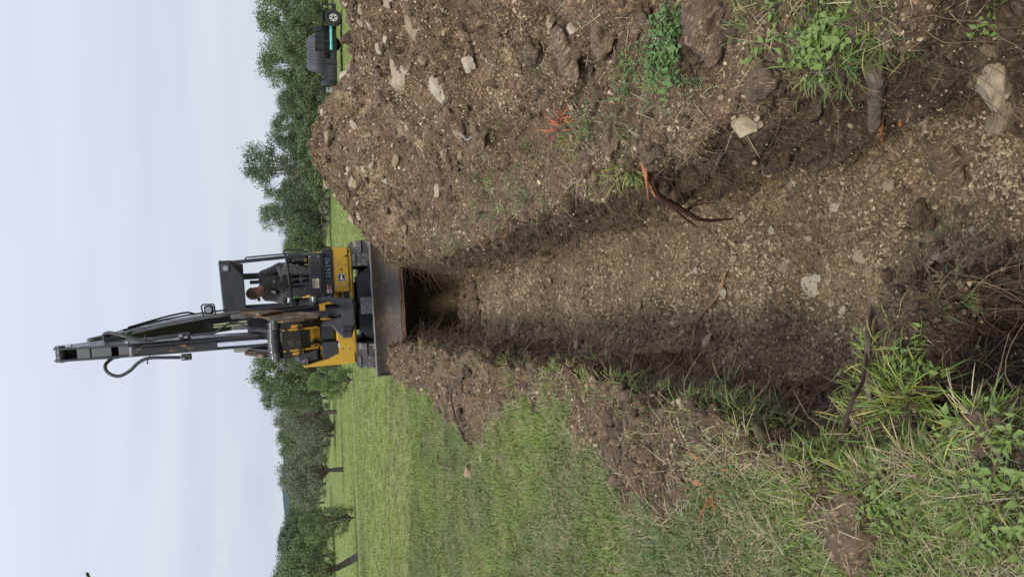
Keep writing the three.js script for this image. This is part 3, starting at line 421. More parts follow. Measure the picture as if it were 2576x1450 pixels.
// ---------------------------------------------------------------- single tufts and weeds
{
  const G = [0, 1, 2].map((s) => tuftGeo(500 + s, 28, 0.078, 0.0022, 0.032, 0.85)), dryG = tuftGeo(510, 22, 0.09, 0.0032, 0.03, 1.0), paintedG = tuftGeo(511, 44, 0.07, 0.0036, 0.045, 1.1, false);
  const tm = (r, g, b) => new THREE.MeshStandardMaterial({ color: col(r, g, b), vertexColors: true, roughness: 0.55, side: THREE.DoubleSide }), TG = [tm(0.085, 0.15, 0.045), tm(0.10, 0.165, 0.05), tm(0.13, 0.15, 0.07)], TO = tm(0.5, 0.12, 0.035);
  const R = rng(171), spot = (name, g, m, v, y, s, label, group, lean = 0.3) => { const p = hit(v, y), o = finish(new THREE.Mesh(g, m)); o.name = numbered(name); o.position.copy(p); o.position.y -= 0.008; o.scale.setScalar(s); o.rotation.set((R() - 0.5) * lean, R() * 6.28, (R() - 0.5) * lean); tag(o, label, 'grass tuft', group); scene.add(o); };
  let hl = 0; for (const [v, y, s] of [[1120, 620, 1.5], [1160, 600, 1.3], [1180, 588, 1.5], [1235, 540, 1.6], [1245, 560, 1.2], [1270, 515, 1.4], [1330, 485, 1.5], [1370, 500, 1.2], [1430, 480, 1.0]]) spot('grass_tuft', G[R() * 3 | 0], TG[R() * 2 | 0], v, y, s, `${['first', 'second', 'third', 'fourth', 'fifth', 'sixth', 'seventh', 'eighth', 'ninth'][hl++]} grass tuft on the heap-side trench lip, counted from the blade`, 'tufts on the heap-side lip');
  for (const [v, y, s] of [[1215, 365, 1.3], [1225, 310, 1.2], [1255, 280, 1.3], [1345, 175, 1.1], [1340, 150, 1], [1050, 520, 1.5], [1150, 450, 1.4], [1200, 440, 1.3], [905, 590, 1.6], [795, 405, 2.6], [1180, 430, 1.2], [985, 430, 1.5], [1250, 420, 1.1]]) spot('grass_tuft', R() < 0.4 ? dryG : G[R() * 3 | 0], TG[R() * 3 | 0], v, y, s, 'grass tuft caught in the face of the spoil heap', 'tufts in the heap face');
  for (const [v, y, s] of [[1480, 145, 1.2], [1540, 300, 1.3], [1560, 250, 1.2], [1520, 330, 1.1], [1600, 330, 1.2], [1570, 210, 1.0], [1640, 250, 1.1], [1590, 370, 1.0], [1475, 330, 1.0], [1690, 270, 0.9], [1760, 230, 0.8], [1470, 270, 1.1]]) spot('grass_tuft', G[R() * 3 | 0], TG[R() * 3 | 0], v, y, s, 'grass tuft on the sod strip below the heap', 'tufts on the sod strip', 0.9);
  let tg = 0; for (const [v, y, s] of [[2370, 600, 0.8], [2395, 690, 0.95], [2400, 750, 1.0], [2350, 790, 0.9], [2310, 860, 0.85], [2265, 900, 0.8], [2240, 960, 0.7]]) spot('grass_tuft', G[R() * 3 | 0], TG[R() * 2 | 0], v, y, s, `${['first', 'second', 'third', 'fourth', 'fifth', 'sixth', 'seventh'][tg++]} grass tuft on the sod tongue, counted from its tip towards the field`, 'tufts on the tongue of sod', 0.9);
  for (const [v, y, s] of [[2440, 1070, 0.8], [2540, 1110, 0.8], [2500, 1100, 0.9], [2380, 1070, 1.1], [2280, 1090, 1.0], [2210, 1150, 1.1], [2330, 1200, 1.1], [2460, 1240, 1.2], [2540, 1180, 1.2], [1900, 1060, 0.9], [1760, 1150, 0.9], [1650, 1060, 0.9]]) spot('grass_tuft', G[R() * 3 | 0], TG[R() * 2 | 0], v, y, s, 'taller grass tuft in the sward beside the trench', 'taller tufts of the near sward');
  let tn = 0; for (const [v, y, s] of [[2050, 120, 0.9], [2095, 75, 1.2], [2120, 110, 1.1], [2170, 90, 1.1]]) spot('grass_tuft', G[R() * 3 | 0], TG[R() * 2 | 0], v, y, s, `${['first', 'second', 'third', 'fourth'][tn++]} grass tuft over the root stubs, counted from the heap end`, 'tufts above the root stubs');
  spot('grass_tuft', paintedG, TO, 1405, 320, 1.35, 'tuft sprayed orange with marking paint on the heap side');
  spot('grass_tuft', paintedG, TO, 1795, 1205, 1.3, 'tuft sprayed orange with marking paint in the field grass');
  spot('grass_tuft', G[0], TG[1], 1410, 300, 1.0, 'green tuft standing next to the orange sprayed tuft on the heap');
  // broad-leaved weeds
  const stemM = mat(0.12, 0.16, 0.06, 0.6), leafM = [mat(0.09, 0.17, 0.038, 0.55, 0, { side: THREE.DoubleSide }), mat(0.145, 0.215, 0.042, 0.55, 0, { side: THREE.DoubleSide })];
  function weed(seed) {
    const q = rng(seed), leaves = [], stems = [];
    for (let i = 0; i < 7; i++) { const a = q() * 6.28, L = 0.05 + 0.08 * q(), e = [Math.cos(a) * L, 0.02 + 0.05 * q(), Math.sin(a) * L]; stems.push(tube([[0, 0, 0], [e[0] * 0.5, e[1] * 0.8, e[2] * 0.5], e], 0.0013, 6, 3));
      for (let k = 0; k < 5; k++) { const f = 0.35 + 0.65 * k / 4, s = 0.010 + 0.011 * q(), g = new THREE.BufferGeometry(); const c = 0.3 * s;
        g.setAttribute('position', new THREE.BufferAttribute(new Float32Array([0, 0, 0, s * 0.5, c, s * 0.45, s * 1.5, 0, 0, s * 0.5, c, -s * 0.45, s * 0.75, 0, 0]), 3)); g.setIndex([0, 1, 4, 1, 2, 4, 2, 3, 4, 3, 0, 4]); g.computeVertexNormals();
        g.applyMatrix4(M4().makeRotationFromEuler(new THREE.Euler((q() - 0.5) * 0.9, a + (k % 2 ? 0.9 : -0.9) + q() * 0.4, 0.3 + (q() - 0.5) * 0.8))); g.translate(e[0] * f, e[1] * (1 - (1 - f) * (1 - f) * 0.6), e[2] * f); leaves.push(g); } }
    return [merge(leaves), merge(stems)];
  }
  const W = [weed(1), weed(2), weed(3)];
  const plant = (v, y, s, label, group, k) => { const p = hit(v, y), o = thing('leafy_weed', label, 'weed', group, [p.x, p.y - 0.004, p.z], R() * 6.28); o.scale.setScalar(s); const [a, b] = W[R() * 3 | 0]; part('leaves', a, leafM[k], o); part('stems', b, stemM, o); };
  for (let i = 0; i < 22; i++) { const v = 1570 + 170 * R(), y = 40 + 160 * R(); plant(v, y, 0.55 + 0.5 * R(), 'small bright leafy weed at the foot of the heap', 'creeping weeds at the heap foot', 0); }
  for (let i = 0; i < 9; i++) plant(1960 + 170 * R(), 30 + 110 * R(), 0.6 + 0.4 * R(), 'leafy weed hanging over the wall near the root stubs', 'weeds over the near wall', 1);
  for (const [v, y, s, l] of [[2330, 905, 0.75, 'pale green weed sprig on the sod tongue closest to the dark pit'], [2300, 940, 0.75, 'pale green weed sprig on the sod tongue closest to the field grass'], [2275, 930, 0.7, 'pale green weed sprig on the sod tongue closest to the long bare root']]) plant(v, y, s, l, 'weed sprigs on the sod tongue', 1);
  for (const [v, y, s] of [[2540, 1120, 0.7], [2520, 1150, 0.8], [2560, 1180, 0.8], [2450, 1180, 0.6], [2260, 1280, 0.8], [2230, 1250, 0.8], [2290, 1310, 0.7], [2480, 1290, 0.6], [2550, 1330, 0.7]]) plant(v, y, s, 'leafy weed in the grass beside the tongue of sod', 'weeds in the near grass', 1);
  plant(2505, 25, 0.6, 'single weed sprig at the wall top nearest the camera', null, 1); plant(1490, 310, 0.7, 'single weed rosette on the sod strip', null, 0);
}

// ---------------------------------------------------------------- excavator
const dirtMap = noiseTex(512, (x, y, N) => { const k = N(x, y, 4, 1) * 0.5 + N(x, y, 14, 2) * 0.35 + N(x, y, 45, 4) * 0.3; const t = clamp(k * 1.2 + 0.1); return [lerp(0.8, 1, t), lerp(0.79, 0.99, t), lerp(0.79, 0.97, t)]; });
const wornRough = noiseTex(256, (x, y, N) => 0.72 + 0.35 * N(x, y, 6, 1) + 0.2 * N(x, y, 25, 2));
const paint = (r, g, b, rough) => new THREE.MeshStandardMaterial({ color: col(r * 1.05, g * 1.05, b * 1.05), map: dirtMap, roughness: rough, roughnessMap: wornRough });
const YEL = paint(0.70, 0.425, 0.05, 0.48), BLK = paint(0.033, 0.037, 0.046, 0.6), BLK2 = paint(0.07, 0.075, 0.087, 0.52), GLOSS = new THREE.MeshPhysicalMaterial({ color: col(0.022, 0.024, 0.028), roughness: 0.3, clearcoat: 0.6, clearcoatRoughness: 0.2 });
const PLAS = paint(0.05, 0.052, 0.056, 0.6), RUB = paint(0.035, 0.034, 0.034, 0.85), HOSE = paint(0.06, 0.063, 0.068, 0.6), CHROME = mat(0.85, 0.86, 0.88, 0.12, 1), STEEL = mat(0.42, 0.43, 0.45, 0.4, 0.8), BOLT = mat(0.6, 0.6, 0.6, 0.35, 0.9);
const wornTex = (base, spots, seed, amount) => noiseTex(256, (x, y, N) => { const k = N(x, y, 5, seed) + 0.6 * N(x, y, 16, seed + 2) + 0.4 * N(x, y, 48, seed + 3); const t = S(amount, amount + 0.16, k), v = 1 + 0.15 * N(x, y, 30, seed + 7); return [0, 1, 2].map((i) => lerp(base[i], spots[i], t) * v); }, true);
const RUSTY = new THREE.MeshStandardMaterial({ map: wornTex([0.35, 0.32, 0.30], [0.43, 0.365, 0.30], 3, 0.1), bumpMap: wornRough, bumpScale: 0.004, roughness: 0.7 });
const EARTHY = new THREE.MeshStandardMaterial({ map: wornTex([0.36, 0.28, 0.21], [0.62, 0.52, 0.4], 9, 0.18), bumpMap: wornRough, bumpScale: 0.004, roughness: 0.85 });
const CYLM = new THREE.MeshStandardMaterial({ map: wornTex([0.16, 0.165, 0.175], [0.62, 0.47, 0.22], 13, 0.52), roughness: 0.5 });
const YELW = new THREE.MeshStandardMaterial({ map: wornTex([0.74, 0.55, 0.18], [0.14, 0.11, 0.08], 17, 0.12), roughness: 0.5 });
const BUCKB = new THREE.MeshStandardMaterial({ map: wornTex([0.12, 0.115, 0.11], [0.3, 0.25, 0.2], 21, 0.35), roughness: 0.55 });
const TRKM = new THREE.MeshStandardMaterial({ map: wornTex([0.24, 0.235, 0.235], [0.5, 0.46, 0.42], 25, 0.12), bumpMap: wornRough, bumpScale: 0.004, roughness: 0.8 });
const LENS = new THREE.MeshPhysicalMaterial({ color: col(0.4, 0.42, 0.44), roughness: 0.22, metalness: 0.7, clearcoat: 1 });

const EX = thing('excavator', 'yellow and black mini excavator with raised boom at the end of the trench', 'excavator', null, [-0.27, 0, -11.4]);
EX.rotation.z = 0.045;
const E = (n, g, m, p = EX) => part(n, g, m, p);
function decal(name, w, h, tex, x, y, z, parent, rough = 0.5, rx = 0, ry = 0) { const g = new THREE.BoxGeometry(w, h, 0.003); g.applyMatrix4(M4().makeRotationFromEuler(new THREE.Euler(rx, ry, 0))); g.translate(x, y, z); return part(name, g, new THREE.MeshStandardMaterial({ map: tex, roughness: rough }), parent); }
{ // undercarriage
  for (const s of [-1, 1]) {
    const x = s > 0 ? 0.84 : -0.66, W = 0.37, r = 0.27, zc = -0.28, hl = 0.93, out = [], N = 44, per = 2 * Math.PI * r + 4 * hl;
    const at = (d) => { d = ((d % per) + per) % per; if (d < 2 * hl) return [r, -hl + d, 0, 1]; d -= 2 * hl; if (d < Math.PI * r) { const a = d / r; return [r * Math.cos(a), hl + r * Math.sin(a), Math.sin(a), Math.cos(a)]; } d -= Math.PI * r; if (d < 2 * hl) return [-r, hl - d, 0, -1]; d -= 2 * hl; const a = d / r; return [-r * Math.cos(a), -hl - r * Math.sin(a), -Math.sin(a), -Math.cos(a)]; };
    const prof = []; for (let i = 0; i < 60; i++) { const [y, z] = at(i / 60 * per); prof.push([z * 1, y]); }
    const belt = prism(prof, W, 0.012); belt.applyMatrix4(M4().makeRotationY(-Math.PI / 2)); belt.translate(x, r + 0.015, zc);
    const tr = E('track', belt, TRKM);
    for (let i = 0; i < N; i++) { const d = i / N * per, [y, z] = at(d), [y2, z2] = at(d + 0.02), a = Math.atan2(y2 - y, z2 - z), nz = -(y - 0) * 0, st = i % 2 ? 0.045 : -0.045;
      const ny = Math.cos(a), nzz = -Math.sin(a); const g = bx(W * 0.47, 0.03, per / N * 0.62, 0, 0, 0, 0.008); g.applyMatrix4(M4().makeRotationX(-a)); g.translate(x + (i % 2 ? 1 : -1) * W * 0.25, r + 0.015 + y + ny * 0.012, zc + z + nzz * 0.012); part('tread_lug', g, TRKM, tr); }
    for (const wz of [hl - 0.02, -hl + 0.02]) part('sprocket', rod([x - 0.12, r, zc + wz], [x + 0.12, r, zc + wz], 0.19, 0.19, 20), BLK, tr);
    part('track_frame', bx(0.16, 0.24, 1.9, x, r, zc, 0.03), BLK, tr);
  }
  E('chassis', [bx(1.1, 0.2, 0.9, 0.09, 0.36, -0.25, 0.03), prism([[-0.5, 0.3], [0.68, 0.3], [0.5, 0.52], [-0.3, 0.52]], 0.5, 0.01).translate(0, 0, 0.25), rod([0.05, 0.45, -0.2], [0.05, 0.6, -0.2], 0.38, 0.38, 28)], BLK);
  for (const x of [-0.22, 0.35]) { const a = E('blade_arm', [bx(0.1, 0.12, 1.0, x, 0.28, 0.95, 0.015), rod([x - 0.07, 0.33, 1.38], [x + 0.07, 0.33, 1.38], 0.05)], BLK2); part('hinge_cap', rod([x - 0.09, 0.34, 1.36], [x + 0.09, 0.34, 1.36], 0.035), STEEL, a); }
  const cylB = E('blade_cylinder', [rod([0.07, 0.46, 0.55], [0.07, 0.36, 1.1], 0.06)], BLK2); part('rod', rod([0.07, 0.36, 1.1], [0.07, 0.3, 1.4], 0.03), CHROME, cylB); part('guard_plate', bx(0.24, 0.2, 0.02, 0.08, 0.42, 1.2, 0.006, -0.25), PLAS, cylB); for (const y of [0.39, 0.46]) part('bolt', rod([0.05, y, 1.2], [0.05, y - 0.003, 1.225], 0.012), BOLT, cylB);
  // dozer blade: curved mouldboard
  const sec = []; for (let i = 0; i <= 10; i++) { const t = i / 10; sec.push([0.06 * Math.sin(t * Math.PI) * -1 + 0.02, 0.0 + t * 0.36]); } for (let i = 10; i >= 0; i--) { const t = i / 10; sec.push([0.06 * Math.sin(t * Math.PI) * -1 - 0.015, 0.0 + t * 0.36]); }
  const bl = prism(sec, 1.9, 0.002); bl.applyMatrix4(M4().makeRotationY(-Math.PI / 2)); bl.translate(0.066, 0.0, 1.5);
  const b = E('blade', bl, RUSTY); part('cutting_edge', bx(1.88, 0.07, 0.02, 0.066, -0.025, 1.535, 0.004), EARTHY, b); part('top_rail', bx(1.915, 0.03, 0.045, 0.066, 0.365, 1.495, 0.012), paint(0.19, 0.18, 0.175, 0.5), b);
  for (const x of [-0.89, 1.02]) part('end_plate', bx(0.016, 0.36, 0.09, x, 0.185, 1.475, 0.003), RUSTY, b);
}
{ // house
  const plan = [[-0.77, 0.25], [-0.7, 0.5], [-0.6, 0.55], [0.85, 0.55], [0.93, 0.5], [0.95, 0.3], [0.94, -0.5], [0.8, -0.95], [0.4, -1.15], [-0.25, -1.15], [-0.6, -0.95], [-0.76, -0.5]];
  const slab = (y0, y1, k = 1, bev = 0.02) => { const g = prism(plan.map(([x, z]) => [(x - 0.09) * k + 0.09, -z * k]), y1 - y0, bev); g.applyMatrix4(M4().makeRotationX(-Math.PI / 2)); g.translate(0, (y0 + y1) / 2, 0); return g; };
  E('lower_rim', slab(0.565, 0.63, 1.0, 0.025), YEL);
  E('deck', slab(0.62, 0.72, 0.94, 0.01), BLK);
  // yellow front cover on the operator's side, with pressed bosses, horn grille and badge
  const fc = E('front_cover', bx(0.66, 0.235, 0.08, 0.615, 0.742, 0.53, 0.018), YEL);
  for (const [x, y] of [[0.69, 0.79], [0.685, 0.685], [0.395, 0.80], [0.39, 0.69]]) { part('boss', rod([x, y, 0.569], [x, y, 0.576], 0.024, 0.018, 16), YEL, fc); part('bolt', rod([x, y, 0.575], [x, y, 0.582], 0.009), BOLT, fc); }
  for (let i = -1; i <= 1; i++) part('horn_slot', bx(i ? 0.032 : 0.042, 0.009, 0.006, 0.62, 0.735 + i * 0.017, 0.57, 0.003, 0, 0, 0), BLK, fc);
  part('latch', bx(0.03, 0.035, 0.01, 0.815, 0.655, 0.572, 0.004), BLK, fc);
  const badge = canvasTex(256, 256, (c, w, h) => {
    c.fillStyle = '#d8a21c'; c.fillRect(0, 0, w, h); const rr = (x, y, ww, hh, r) => { c.beginPath(); c.moveTo(x + r, y); c.lineTo(x + ww - r, y); c.quadraticCurveTo(x + ww, y, x + ww, y + r); c.lineTo(x + ww - 8, y + hh - r); c.quadraticCurveTo(x + ww - 12, y + hh, x + ww - r, y + hh); c.lineTo(x + r, y + hh); c.quadraticCurveTo(x + 12, y + hh, x + 8, y + hh - r); c.lineTo(x, y + r); c.quadraticCurveTo(x, y, x + r, y); c.closePath(); };
    c.fillStyle = '#101214'; rr(6, 12, 244, 232, 46); c.fill(); c.fillStyle = '#f2f2ee'; rr(16, 22, 224, 212, 40); c.fill(); c.fillStyle = '#101214'; rr(28, 34, 200, 188, 34); c.fill();
    c.fillStyle = '#f2f2ee'; c.beginPath(); const d = [[60, 120], [72, 96], [88, 90], [78, 70], [96, 82], [104, 62], [108, 88], [116, 100], [150, 104], [186, 92], [204, 72], [196, 102], [182, 120], [206, 140], [224, 168], [212, 172], [190, 148], [168, 138], [128, 142], [110, 152], [96, 186], [86, 184], [92, 150], [74, 166], [58, 190], [50, 184], [68, 150], [86, 128], [80, 118]]; d.forEach(([x, y], i) => (i ? c.lineTo(x, y) : c.moveTo(x, y))); c.closePath(); c.fill();
  });
  decal('badge', 0.135, 0.125, badge, 0.5, 0.735, 0.573, fc);
  // return of the cover around the corner, with small green model plate
  const sp = E('side_cover', [bx(0.05, 0.24, 1.2, 0.925, 0.742, -0.05, 0.015)], YEL); decal('model_plate', 0.1, 0.09, canvasTex(128, 64, (c, w, h) => { c.fillStyle = '#2d4420'; c.fillRect(0, 0, w, h); c.fillStyle = '#e8e4c8'; c.font = 'bold 46px sans-serif'; c.fillText('50', 30, 50); }), 0.952, 0.78, 0.42, sp, 0.5, 0, Math.PI / 2);
  // black sill with chalked number
  const num = canvasTex(512, 96, (c, w, h) => { c.fillStyle = '#1d2024'; c.fillRect(0, 0, w, h); c.strokeStyle = '#9fc4dd'; c.lineWidth = 6; c.lineCap = 'round'; c.lineJoin = 'round';
    const P = (x, f) => { c.save(); c.translate(x, 8); c.beginPath(); f(); c.stroke(); c.restore(); };
    const three = () => { c.moveTo(8, 10); c.bezierCurveTo(40, 0, 52, 24, 22, 38); c.bezierCurveTo(62, 44, 52, 84, 6, 74); };
    P(20, three); P(88, () => { c.moveTo(4, 22); c.bezierCurveTo(14, -4, 52, 8, 44, 34); c.lineTo(6, 74); c.lineTo(54, 72); }); P(160, () => { c.moveTo(46, 6); c.bezierCurveTo(0, 20, -4, 78, 28, 76); c.bezierCurveTo(58, 74, 56, 40, 14, 48); }); P(230, three); P(300, () => { c.moveTo(46, 22); c.bezierCurveTo(36, 0, 4, 8, 8, 28); c.bezierCurveTo(12, 46, 42, 40, 46, 20); c.lineTo(40, 76); }); P(372, () => { c.ellipse(28, 40, 24, 36, 0, 0, 6.3); }); });
  const sill = E('sill', [bx(0.74, 0.135, 0.08, 0.565, 0.925, 0.56, 0.012), bx(0.05, 0.135, 1.1, 0.91, 0.925, 0.0, 0.012)], BLK);
  decal('chalk_number', 0.36, 0.085, num, 0.675, 0.93, 0.601, sill, 0.8);
  decal('warning_sticker', 0.13, 0.078, canvasTex(256, 160, (c, w, h) => { c.fillStyle = '#a8422c'; c.fillRect(0, 0, w, h); c.fillStyle = '#e9e4da'; c.fillRect(8, 10, 92, 140); c.fillStyle = '#17181a'; c.fillRect(108, 58, 140, 92); c.fillStyle = '#cfc9bd'; for (let i = 0; i < 5; i++) c.fillRect(116, 66 + i * 16, 110 - (i % 2) * 24, 6); c.fillStyle = '#111'; c.beginPath(); c.moveTo(20, 120); c.lineTo(48, 60); c.lineTo(58, 84); c.lineTo(84, 70); c.lineTo(70, 100); c.lineTo(90, 112); c.lineTo(62, 118); c.lineTo(52, 138); c.closePath(); c.fill(); c.fillStyle = '#f3d9c9'; c.font = 'bold 30px sans-serif'; c.fillText('WARNING', 106, 44); }), 0.345, 0.925, 0.602, sill);
  part('bolt', rod([0.235, 0.92, 0.6], [0.235, 0.92, 0.606], 0.01), BOLT, sill);
  // grille panel in front of the feet
  const gp = E('grille_panel', bx(0.66, 0.175, 0.03, 0.53, 1.108, 0.645, 0.008), PLAS);
  for (const [x0, n] of [[0.74, 11], [0.64, 11], [0.28, 10]]) for (let i = 0; i < n; i++) for (const y of [1.135, 1.07]) if (x0 > 0.3 || i < 8) part('slot', bx(0.006, 0.05, 0.004, x0 - i * 0.0095, y, 0.6605, 0), BLK, gp);
  for (const y of [1.175, 1.05]) part('bolt', rod([0.825, y, 0.658], [0.825, y, 0.664], 0.011), BOLT, gp);
  decal('dealer_sticker', 0.135, 0.092, canvasTex(256, 176, (c, w, h) => { c.fillStyle = '#f0efe6'; c.fillRect(0, 0, w, h); c.fillStyle = '#15161a'; c.fillRect(8, 8, 240, 66); c.fillStyle = '#f4f1e6'; c.font = 'bold 48px sans-serif'; c.fillText('PRO', 14, 58); c.fillText('STAR', 132, 58); c.beginPath(); for (let i = 0; i < 10; i++) { const a = -Math.PI / 2 + i * Math.PI / 5, r = i % 2 ? 7 : 16; c.lineTo(119 + Math.cos(a) * r, 42 + Math.sin(a) * r); } c.fill(); c.fillStyle = '#e8c52c'; c.fillRect(8, 80, 240, 40); c.fillStyle = '#15161a'; c.font = 'bold 26px sans-serif'; c.fillText('RENTAL', 70, 110); c.fillStyle = '#444'; for (let i = 0; i < 3; i++) c.fillRect(30, 130 + i * 14, 196 - i * 30, 6); }), 0.435, 1.108, 0.662, gp);
  E('footwell', [bx(0.68, 0.03, 0.75, 0.55, 1.0, 0.25, 0.005), bx(0.03, 0.32, 1.0, 0.87, 1.1, 0.05, 0.01), bx(0.06, 0.4, 0.25, 0.86, 1.2, -0.25, 0.02)], BLK2);
  // yellow tail, engine hood and counterweight behind the seat
  E('rear_hood', [bx(1.5, 0.62, 0.5, 0.09, 1.02, -0.78, 0.14)], YEL);
  E('rear_flank', [bx(0.06, 0.42, 0.75, 0.9, 1.06, -0.35, 0.03, 0, 0, 0.06)], YEL);
  // cover on the boom side: yellow skirt rising outward, dark hood above
  E('tank_skirt', [prism([[-0.785, 0.6], [-0.4, 0.6], [-0.4, 0.85], [-0.6, 0.87], [-0.68, 0.98], [-0.765, 1.36], [-0.79, 1.34]], 0.5, 0.015).translate(0, 0, 0.3), bx(0.37, 0.25, 0.45, -0.4, 0.735, 0.32, 0.02), prism([[-0.79, 0.62], [-0.72, 0.62], [-0.72, 1.4], [-0.78, 1.34]], 1.2, 0.012).translate(0, 0, -0.4)], YEL);
  const th = E('tank_hood', [prism([[-0.43, 0.84], [-0.625, 0.84], [-0.70, 1.06], [-0.435, 1.085]], 0.06, 0.012).translate(0, 0, 0.53)], PLAS);
  part('upper_shell', [(() => { const g = prism([[-0.16, 0.86], [-0.44, 0.86], [-0.44, 1.1], [-0.71, 1.1], [-0.765, 1.3], [-0.70, 1.44], [-0.62, 1.485], [-0.5, 1.42], [-0.36, 1.28], [-0.16, 1.14]], 0.8, 0.05); g.translate(0, 0, 0.12); return g; })()], GLOSS, th);
  part('headlamp', [rod([-0.69, 1.33, 0.5], [-0.685, 1.325, 0.545], 0.035, 0.03, 16)], LENS, th); part('lamp_visor', bx(0.09, 0.03, 0.06, -0.7, 1.29, 0.535, 0.012, 0.3), BLK, th);
  for (const y of [0.79, 0.69]) { part('boss', rod([-0.565, y, 0.545], [-0.565, y, 0.556], 0.026, 0.02, 16), YEL, th); part('bolt', rod([-0.565, y, 0.555], [-0.565, y, 0.563], 0.01), BOLT, th); }
  decal('tag', 0.05, 0.03, canvasTex(64, 32, (c) => { c.fillStyle = '#eceae2'; c.fillRect(0, 0, 64, 32); c.fillStyle = '#333'; c.fillRect(8, 12, 40, 8); }), -0.5, 0.83, 0.552, th);
  // swing post that carries the boom foot, with its swing cylinder eye
  E('swing_post', [prism([[0.225, 1.1], [0.235, 1.22], [0.13, 1.22], [0.13, 1.12], [0.16, 0.95], [0.09, 0.78], [-0.06, 0.78], [-0.1, 0.95], [-0.1, 1.14], [-0.17, 1.14], [-0.19, 0.93], [-0.37, 0.78], [-0.37, 0.66], [-0.26, 0.62], [-0.15, 0.585], [0.19, 0.6], [0.2, 0.75], [0.235, 0.95]], 0.3, 0.02).translate(0, 0, 0.86), rod([0.02, 0.58, 0.8], [0.02, 1.0, 0.8], 0.13, 0.1, 18), rod([0.235, 1.16, 1.0], [-0.17, 1.13, 1.0], 0.06, 0.06, 14), bx(0.35, 0.25, 0.4, 0.02, 0.7, 0.6, 0.04)], BLK2);
  E('swing_eye', [rod([-0.3, 0.66, 1.0], [-0.3, 0.78, 1.0], 0.055, 0.05, 14), bx(0.05, 0.14, 0.06, -0.235, 0.71, 1.02, 0.01)], BLK);
  // seat, consoles, levers
  const seat = E('seat', [bx(0.5, 0.12, 0.48, 0.5, 1.3, -0.12, 0.05), bx(0.48, 0.55, 0.12, 0.5, 1.58, -0.4, 0.05, -0.12)], BLK2); void seat;
  E('seat_base', bx(0.46, 0.26, 0.44, 0.5, 1.13, -0.14, 0.02), BLK);
  E('operator_console', [bx(0.13, 0.3, 0.5, 0.82, 1.34, -0.02, 0.05), bx(0.12, 0.09, 0.3, 0.82, 1.49, 0.1, 0.04)], PLAS);
  E('operator_console', [bx(0.14, 0.3, 0.5, 0.16, 1.3, 0.0, 0.06), bx(0.13, 0.1, 0.36, 0.16, 1.44, 0.12, 0.045)], PLAS);
  for (const [x, y, z, dx] of [[0.755, 1.5, 0.26, 0.0], [0.27, 1.48, 0.3, 0.02]]) { const l = E('joystick', rod([x + 0.03, y - 0.02, z - 0.06], [x + dx, y + 0.06, z], 0.013), BLK); part('grip', rod([x + dx, y + 0.05, z], [x + dx - 0.01, y + 0.16, z + 0.01], 0.022, 0.026, 12), BLK2, l); }
  for (const x of [0.44, 0.52]) { const l = E('travel_lever', tube([[x, 1.03, 0.45], [x, 1.25, 0.47], [x, 1.42, 0.42], [x, 1.5, 0.43]], 0.011, 12, 8), BLK2); part('grip', rod([x, 1.44, 0.42], [x, 1.56, 0.43], 0.019), RUB, l); }
  E('control_box', bx(0.09, 0.07, 0.05, 0.42, 1.225, 0.6, 0.01), PLAS);
  decal('seat_plate', 0.05, 0.035, canvasTex(64, 48, (c) => { c.fillStyle = '#c9a63a'; c.fillRect(0, 0, 64, 48); c.fillStyle = '#222'; c.fillRect(8, 8, 48, 32); c.fillStyle = '#c9a63a'; c.fillRect(14, 22, 36, 4); }), 0.8, 1.24, 0.24, EX);
  // canopy
  const roof = (() => { const s = new THREE.Shape(); const p = [[0.08, 2.4], [0.83, 2.43], [0.835, 2.27], [0.79, 2.255]]; s.moveTo(...p[0]); s.lineTo(...p[1]); s.lineTo(...p[2]); s.lineTo(...p[3]); s.bezierCurveTo(0.72, 2.25, 0.66, 2.12, 0.52, 2.105); s.lineTo(0.08, 2.1); s.closePath(); const g = new THREE.ExtrudeGeometry(s, { depth: 0.04, bevelEnabled: true, bevelThickness: 0.008, bevelSize: 0.008, bevelOffset: -0.008, bevelSegments: 2 }); g.translate(0, 0, 0.47); return g; })();
  const can = E('canopy', roof, BLK); part('roof_panel', bx(0.82, 0.05, 1.25, 0.43, 2.405, -0.12, 0.02, 0.01, 0, 0.035), BLK, can); part('far_roof_end', bx(0.8, 0.2, 0.04, 0.43, 2.32, -0.73, 0.01), BLK, can);
  const lm = part('work_light', bx(0.115, 0.105, 0.02, 0.722, 2.338, 0.52, 0.03), BLK2, can); void lm; part('light_lens', rod([0.722, 2.338, 0.526], [0.722, 2.338, 0.54], 0.039, 0.036, 20), LENS, can); part('light_bulb', rod([0.722, 2.338, 0.538], [0.722, 2.338, 0.548], 0.012, 0.008, 12), BOLT, can);
  E('canopy_post', rod([0.80, 2.29, 0.48], [0.87, 1.1, 0.5], 0.027, 0.027, 12), BLK);
  E('canopy_post', bx(0.1, 1.2, 0.06, 0.62, 1.75, -0.72, 0.02), BLK); E('canopy_post', bx(0.09, 1.3, 0.06, 0.12, 1.75, -0.72, 0.02), BLK);
  E('post_box', bx(0.06, 0.24, 0.05, 0.52, 2.0, -0.6, 0.01), BLK2);
  E('lift_handle', tube([[0.815, 2.07, 0.5], [0.86, 2.06, 0.52], [0.865, 2.0, 0.53], [0.885, 1.6, 0.54], [0.888, 1.47, 0.54], [0.85, 1.43, 0.52]], 0.012, 30, 8), BLK);
  E('entry_handle', tube([[0.875, 1.5, 0.42], [0.9, 1.535, 0.43], [0.945, 1.53, 0.44], [0.95, 1.45, 0.44], [0.945, 1.3, 0.44], [0.905, 1.2, 0.44]], 0.013, 30, 8), BLK);
  E('guard_bar', [rod([0.825, 1.5, 0.66], [0.13, 1.45, 0.68], 0.018)], BLK);
  E('mirror_tag', bx(0.01, 0.09, 0.04, 0.945, 1.24, 0.3, 0.002), mat(0.6, 0.68, 0.6, 0.5));
}
